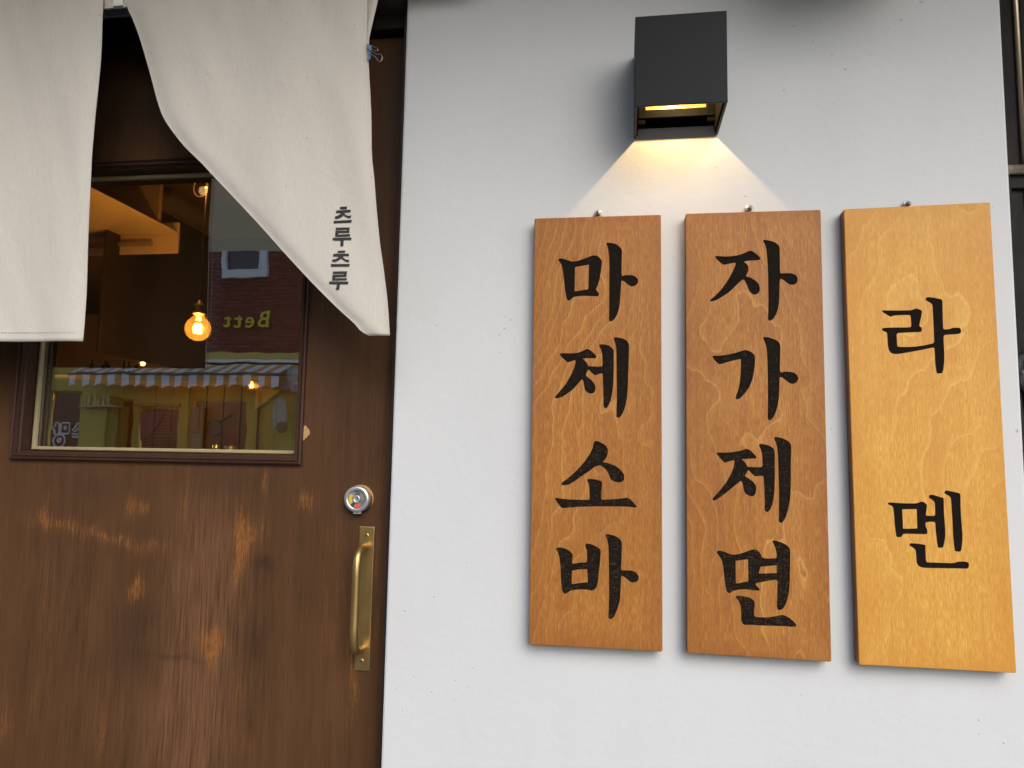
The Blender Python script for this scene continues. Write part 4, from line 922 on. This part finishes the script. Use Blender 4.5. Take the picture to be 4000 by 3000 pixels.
# yellow ground floor with openings
ops = [(190, 318, 1528, 1790, 'window'), (545, 700, 1590, 1790, 'window'), (462, 520, 1560, 1800, 'window'), (750, 960, 1560, 1800, 'window')]
xL, xR = -13.0, 1.0
cuts = sorted([(M(a_, 1600, FY).x, M(c_, 1600, FY).x, M(a_, d_, FY).z) for a_, c_, d_, e_, n_ in ops])
x_ = xL
for (c0_, c1_, zt2) in cuts:
    b = bm_new(); box(b, x_, c0_, FY - .5, FY, 0, zt_ - .002); ob('yellow_wall', b, YW, far)
    b = bm_new(); box(b, c0_, c1_, FY - .5, FY, zt2, zt_ - .002); ob('yellow_wall', b, YW, far)
    b = bm_new(); box(b, c0_ + .03, c1_ - .03, FY - .08, FY - .06, .3, zt2 - .03); box(b, c0_, c1_, FY - .5, FY, 0, .3)
    ob('shop_window', b, simple('dark_shop_glass', (.035, .032, .03), .25), far)
    x_ = c1_
b = bm_new(); box(b, x_, xR, FY - .5, FY, 0, zt_ - .002); ob('yellow_wall', b, YW, far)
# real bricks over the patch the glass shows
bx0 = M(860, 1200, FY).x; bx1 = M(1200, 1200, FY).x
bmm = bm_new(); box(bmm, -.098, .098, -.006, .006, -.030, .030, .003, 1); bme = bpy.data.meshes.new('brick'); bmm.to_mesh(bme); bmm.free(); bme.materials.append(BRI)
nb = 0; z_ = zy1 + .035; row = 0
wx0 = M(880, 1000, FY).x; wx1 = M(1052, 1000, FY).x; wz0 = M(960, 1088, FY).z
while z_ < zbe - .02:
    x_ = bx0 + (row % 2) * .105
    while x_ < bx1:
        if not (wx0 - .09 < x_ < wx1 + .09 and z_ > wz0 - .03) and nb < 300:
            o = bpy.data.objects.new('brick', bme); col.objects.link(o); o.parent = far; o.location = Vector((x_, FY + .004 + random.uniform(0, .003), z_)) - far.location; nb += 1
        x_ += .21
    z_ += .07; row += 1
# white framed upper window
b = bm_new(); fw = .16
box(b, wx0, wx1, FY + .005, FY + .10, wz0, wz0 + fw, .01); box(b, wx1 - fw, wx1, FY + .005, FY + .098, wz0 + fw, zbe - .003, .01); box(b, wx0, wx0 + fw*.5, FY + .005, FY + .098, wz0 + fw, zbe - .003, .01)
wfr = ob('upper_window', b, WHT, far)
b = bm_new(); box(b, wx0 + fw*.5, wx1 - fw, FY + .01, FY + .03, wz0 + fw, zbe - .003); ob('pane', b, simple('dark_upper_glass', (.05, .045, .05), .2), wfr)
# raised lettering
def text_mesh(s, size, ex, off=0.0):
    cu = bpy.data.curves.new('t', 'FONT'); cu.body = s; cu.size = size; cu.extrude = ex; cu.offset = off; cu.space_character = 1.25
    o = bpy.data.objects.new('t', cu); col.objects.link(o); dg = bpy.context.evaluated_depsgraph_get()
    me = bpy.data.meshes.new_from_object(o.evaluated_get(dg)); bpy.data.objects.remove(o); bpy.data.curves.remove(cu); return me
pB = M(1066, 1281, FY); pT = M(876, 1281, FY); Hh = M(1000, 1216, FY).z - pB.z
def place_text(off, ex, y, m, name):
    me = text_mesh('Bett', Hh / .70, ex, off)
    wd = max(v.co.x for v in me.vertices); sc2 = (pB.x - pT.x) / wd
    me.transform(Matrix(((-sc2, 0, 0, pB.x), (0, 0, 1, y), (0, 1, 0, pB.z), (0, 0, 0, 1)))); return ob(name, me, m, far)
place_text(.004, .012, FY + .035, simple('letter_yellow', (.75, .60, .04), .5), 'sign_lettering'); place_text(.016, .008, FY + .018, simple('letter_green_back', (.03, .06, .03), .5), 'lettering_backing')
# outlined characters on the dark window
def Mv(px, py): return M(px, py, FY - .04)
WL = simple('white_line', (.85, .85, .85), .6)
s5 = 1 / 3.53
for nm, loops in (('window_character', [[(355,1190),(395,1180),(400,1135),(430,1125),(450,1140),(450,1290),(430,1310),(395,1300),(385,1230),(360,1215)], [(480,1140),(500,1128),(605,1135),(620,1150),(612,1280),(590,1305),(490,1300),(470,1285)], [(525,1180),(555,1180),(553,1240),(523,1238)],
        [(462 + 82*cos(t*pi/12), 1390 + 82*sin(t*pi/12)) for t in range(24)], [(460 + 24*cos(t*pi/8), 1380 + 24*sin(t*pi/8)) for t in range(16)]]),
      ('window_character', [[(660,1250),(700,1200),(720,1150),(745,1150),(760,1200),(800,1245),(780,1262),(735,1215),(690,1265)], [(650,1300),(800,1300),(800,1340),(650,1340)]])):
    b = bm_new()
    for lp in loops: tube(b, [Mv(100 + x_*s5, 1330 + y_*s5) for x_, y_ in lp], .019, 5, True)
    ob(nm, b, WL, far)
# pillar with box, oval board, posters
b = bm_new(); box(b, M(312, 1600, FY + .35).x, M(416, 1600, FY + .35).x, FY + .002, FY + .35, 0, M(360, 1545, FY + .3).z, .01); ob('pillar', b, YW, far)
b = bm_new(); box(b, M(745, 1600, FY).x, M(800, 1600, FY).x, FY + .003, FY + .06, .3, M(745, 1590, FY).z, .01); ob('green_panel', b, simple('grey_green', (.25, .26, .14), .6), far)
ov = M(1092, 1615, FY + .3); b = bm_new(); n = 28; rx, rz = 30 * 12.06 / FPX, 66 * 12.06 / FPX
A = [b.verts.new(ov + Vector((rx*cos(2*pi*i/n), .03, rz*sin(2*pi*i/n)))) for i in range(n)]; B = [b.verts.new(v.co + Vector((0, -.06, 0))) for v in A]
b.faces.new(A); b.faces.new(B[::-1])
for i in range(n): b.faces.new((A[i], B[i], B[(i+1) % n], A[(i+1) % n]))
bmesh.ops.recalc_face_normals(b, faces=b.faces); tag(ob('oval_board', b, simple('pale_green_board', (.38, .44, .33), .4)), 'pale green oval board standing by the yellow wall across the street', 'board')
POSTM = simple('purple_poster', (.12, .05, .09), .5)
pq = [Mv(548, 1612), Mv(640, 1612), Mv(590, 1690), Mv(548, 1720)]; b = bm_new(); hexa(b, pq, [v + Vector((0, .01, 0)) for v in pq]); ob('purple_poster', b, POSTM, far)
# shutter slats, plants, bottles and small fittings on the far shop front
SLAT = simple('dark_slat', (.05, .04, .045), .5)
sl0, sl1 = M(552, 1600, FY).x, M(692, 1600, FY).x
for k_ in range(14):
    zz = M(600, 1600 + k_ * 13, FY - .03).z; b = bm_new(); box(b, sl0, sl1, FY - .055, FY - .035, zz - .012, zz + .012); ob('shutter_slat', b, SLAT, far)
b = bm_new(); box(b, sl0 - .09, sl1 + .09, FY + .002, FY + .07, M(600, 1590, FY).z, M(600, 1577, FY).z, .01); ob('window_head', b, simple('worn_olive', (.36, .30, .07), .7), far)
b = bm_new(); box(b, M(418, 1600, FY + .30).x, M(462, 1600, FY + .30).x, FY + .002, FY + .30, 0, M(440, 1588, FY + .30).z, .01); ob('side_cabinet', b, simple('ochre_cabinet', (.40, .29, .05), .6), far)
lg = M(380, 1584, FY + .45).z
b = bm_new(); box(b, M(322, 1584, FY + .45).x, M(468, 1584, FY + .45).x, FY + .36, FY + .55, lg - .03, lg, .005); ob('ledge', b, simple('pale_ledge', (.5, .48, .36), .6), far)
for k_, px in enumerate((338, 352, 371, 385, 402, 424)):
    c = M(px, 1584, FY + .45); b = bm_new(); h_ = .16 + .05 * (k_ % 3)
    lathe(b, [(0, 0), (.028, 0), (.030, h_ * .6), (.012, h_ * .8), (.012, h_), (0, h_)], (c.x, FY + .45, lg), 'z', 12); tag(ob('bottle', b, simple('yellow_bottle', (.55, .50, .16), .4), None), ('pale yellow bottle on the far ledge, %s in its row in the glass' % ('leftmost', 'second from left', 'third from left', 'third from right', 'second from right', 'rightmost')[k_]), 'bottle', 'bottles on the far ledge')
for (px, w_, h_, cc_) in ((770, .10, .45, (.16, .17, .12)), (1010, .05, 1.2, (.10, .08, .05)), (730, .16, 1.1, (.50, .40, .06))):
    c = M(px, 1640, FY + .05); b = bm_new(); box(b, c.x - w_/2, c.x + w_/2, FY + .062, FY + .10, c.z - h_/2, c.z + h_/2, .006); ob('trim_panel', b, simple('trim_tone', cc_, .6), far)
b = bm_new(); em = M(1100, 1668, FY + .42)
for rr_ in (.085, .055, .025): tube(b, [em + Vector((rr_ * cos(t * pi / 10), 0, rr_ * sin(t * pi / 10))) for t in range(20)], .010, 5, True)
tag(ob('round_emblem', b, simple('dark_emblem', (.04, .05, .05), .5)), 'dark round ringed emblem low on the pale green oval board', 'emblem')
random.seed(3)
for k_ in range(9):
    px = 1112 + random.uniform(0, 70); py = 1452 + random.uniform(0, 60); c = M(px, py, FY + .3); b = bm_new()
    bmesh.ops.create_icosphere(b, subdivisions=2, radius=.11)
    for v in b.verts: v.co = v.co * (1 + .5 * noise.noise(v.co * 14 + Vector((k_, 0, 0)))); v.co.y *= .5; v.co += c
    ob('grey_fitting', b, simple('grey_fitting_tone', (.30 + .1 * (k_ % 3), .31 + .1 * (k_ % 3), .30 + .1 * (k_ % 3)), .5), far)
# striped awning, stripe by stripe
AY0, AY1 = FY + .12, FY + .62
ORG = simple('orange_stripe', (.72, .36, .08), .8); WST = simple('white_stripe', (.85, .85, .85), .8)
aw0 = M(275, 1460, AY1); aw1 = M(1090, 1460, AY1); azb = M(1100, 1425, AY0).z; azf = M(700, 1453, AY1).z; azh = M(700, 1506, AY1).z
awn = thing('striped_awning', ((aw0.x + aw1.x) / 2, AY0, azb), 'orange and white striped awning with scalloped valance across the street', 'awning')
ns = 31; sw_ = (aw1.x - aw0.x) / ns
for i in range(ns):
    x0 = aw0.x + i * sw_; x1 = x0 + sw_; m_ = WST if i % 2 == 0 else ORG
    b = bm_new()
    hexa(b, [Vector((x0, AY0, azb)), Vector((x1, AY0, azb)), Vector((x1, AY1, azf)), Vector((x0, AY1, azf))], [Vector((x0, AY0, azb - .01)), Vector((x1, AY0, azb - .01)), Vector((x1, AY1, azf - .01)), Vector((x0, AY1, azf - .01))]); ob('awning_stripe', b, m_, awn)
    b = bm_new(); n = 5; up, dn, up2, dn2 = [], [], [], []
    scal = lambda x: azh - .035 + .025 * abs(sin((x - aw0.x) / (sw_ * 2.0) * pi)) ** .8 * 1.6
    for k_ in range(n + 1):
        xx = x0 + (x1 - x0) * k_ / n; yy = AY1 + .004 + .012 * sin(xx * 9)
        up.append(b.verts.new((xx, AY1 + .004, azf))); dn.append(b.verts.new((xx, yy, scal(xx)))); up2.append(b.verts.new((xx, AY1 + .010, azf))); dn2.append(b.verts.new((xx, yy + .006, scal(xx))))
    for k_ in range(n):
        b.faces.new((up[k_], up[k_+1], dn[k_+1], dn[k_])); b.faces.new((up2[k_], dn2[k_], dn2[k_+1], up2[k_+1])); b.faces.new((dn[k_], dn[k_+1], dn2[k_+1], dn2[k_])); b.faces.new((up[k_], up2[k_], up2[k_+1], up[k_+1]))
    b.faces.new((up[0], dn[0], dn2[0], up2[0])); b.faces.new((up[-1], up2[-1], dn2[-1], dn[-1])); bmesh.ops.recalc_face_normals(b, faces=b.faces)
    ob('valance_stripe', b, m_, awn)
b = bm_new(); tube(b, [(aw0.x - .03, AY1 + .02, azf - .035), (aw1.x + .03, AY1 + .02, azf - .035)], .022, 10); ob('front_bar', b, simple('grey_bar', (.14, .16, .19), .5), awn)
# neighbour building further along and an upper storey so the street reads right from the side
b = bm_new(); box(b, 1.02, 5.0, FY - 4, FY - .05, 0, 3.4); tag(ob('neighbour_house', b, simple('grey_render', (.5, .48, .45), .8)), 'plain grey rendered house right of the yellow shop across the street', 'house')
b = bm_new(); box(b, -24, -13.02, FY - 4, FY - .05, 0, 7.5); tag(ob('neighbour_house', b, BW), 'plain brick house left of the yellow shop across the street', 'house')
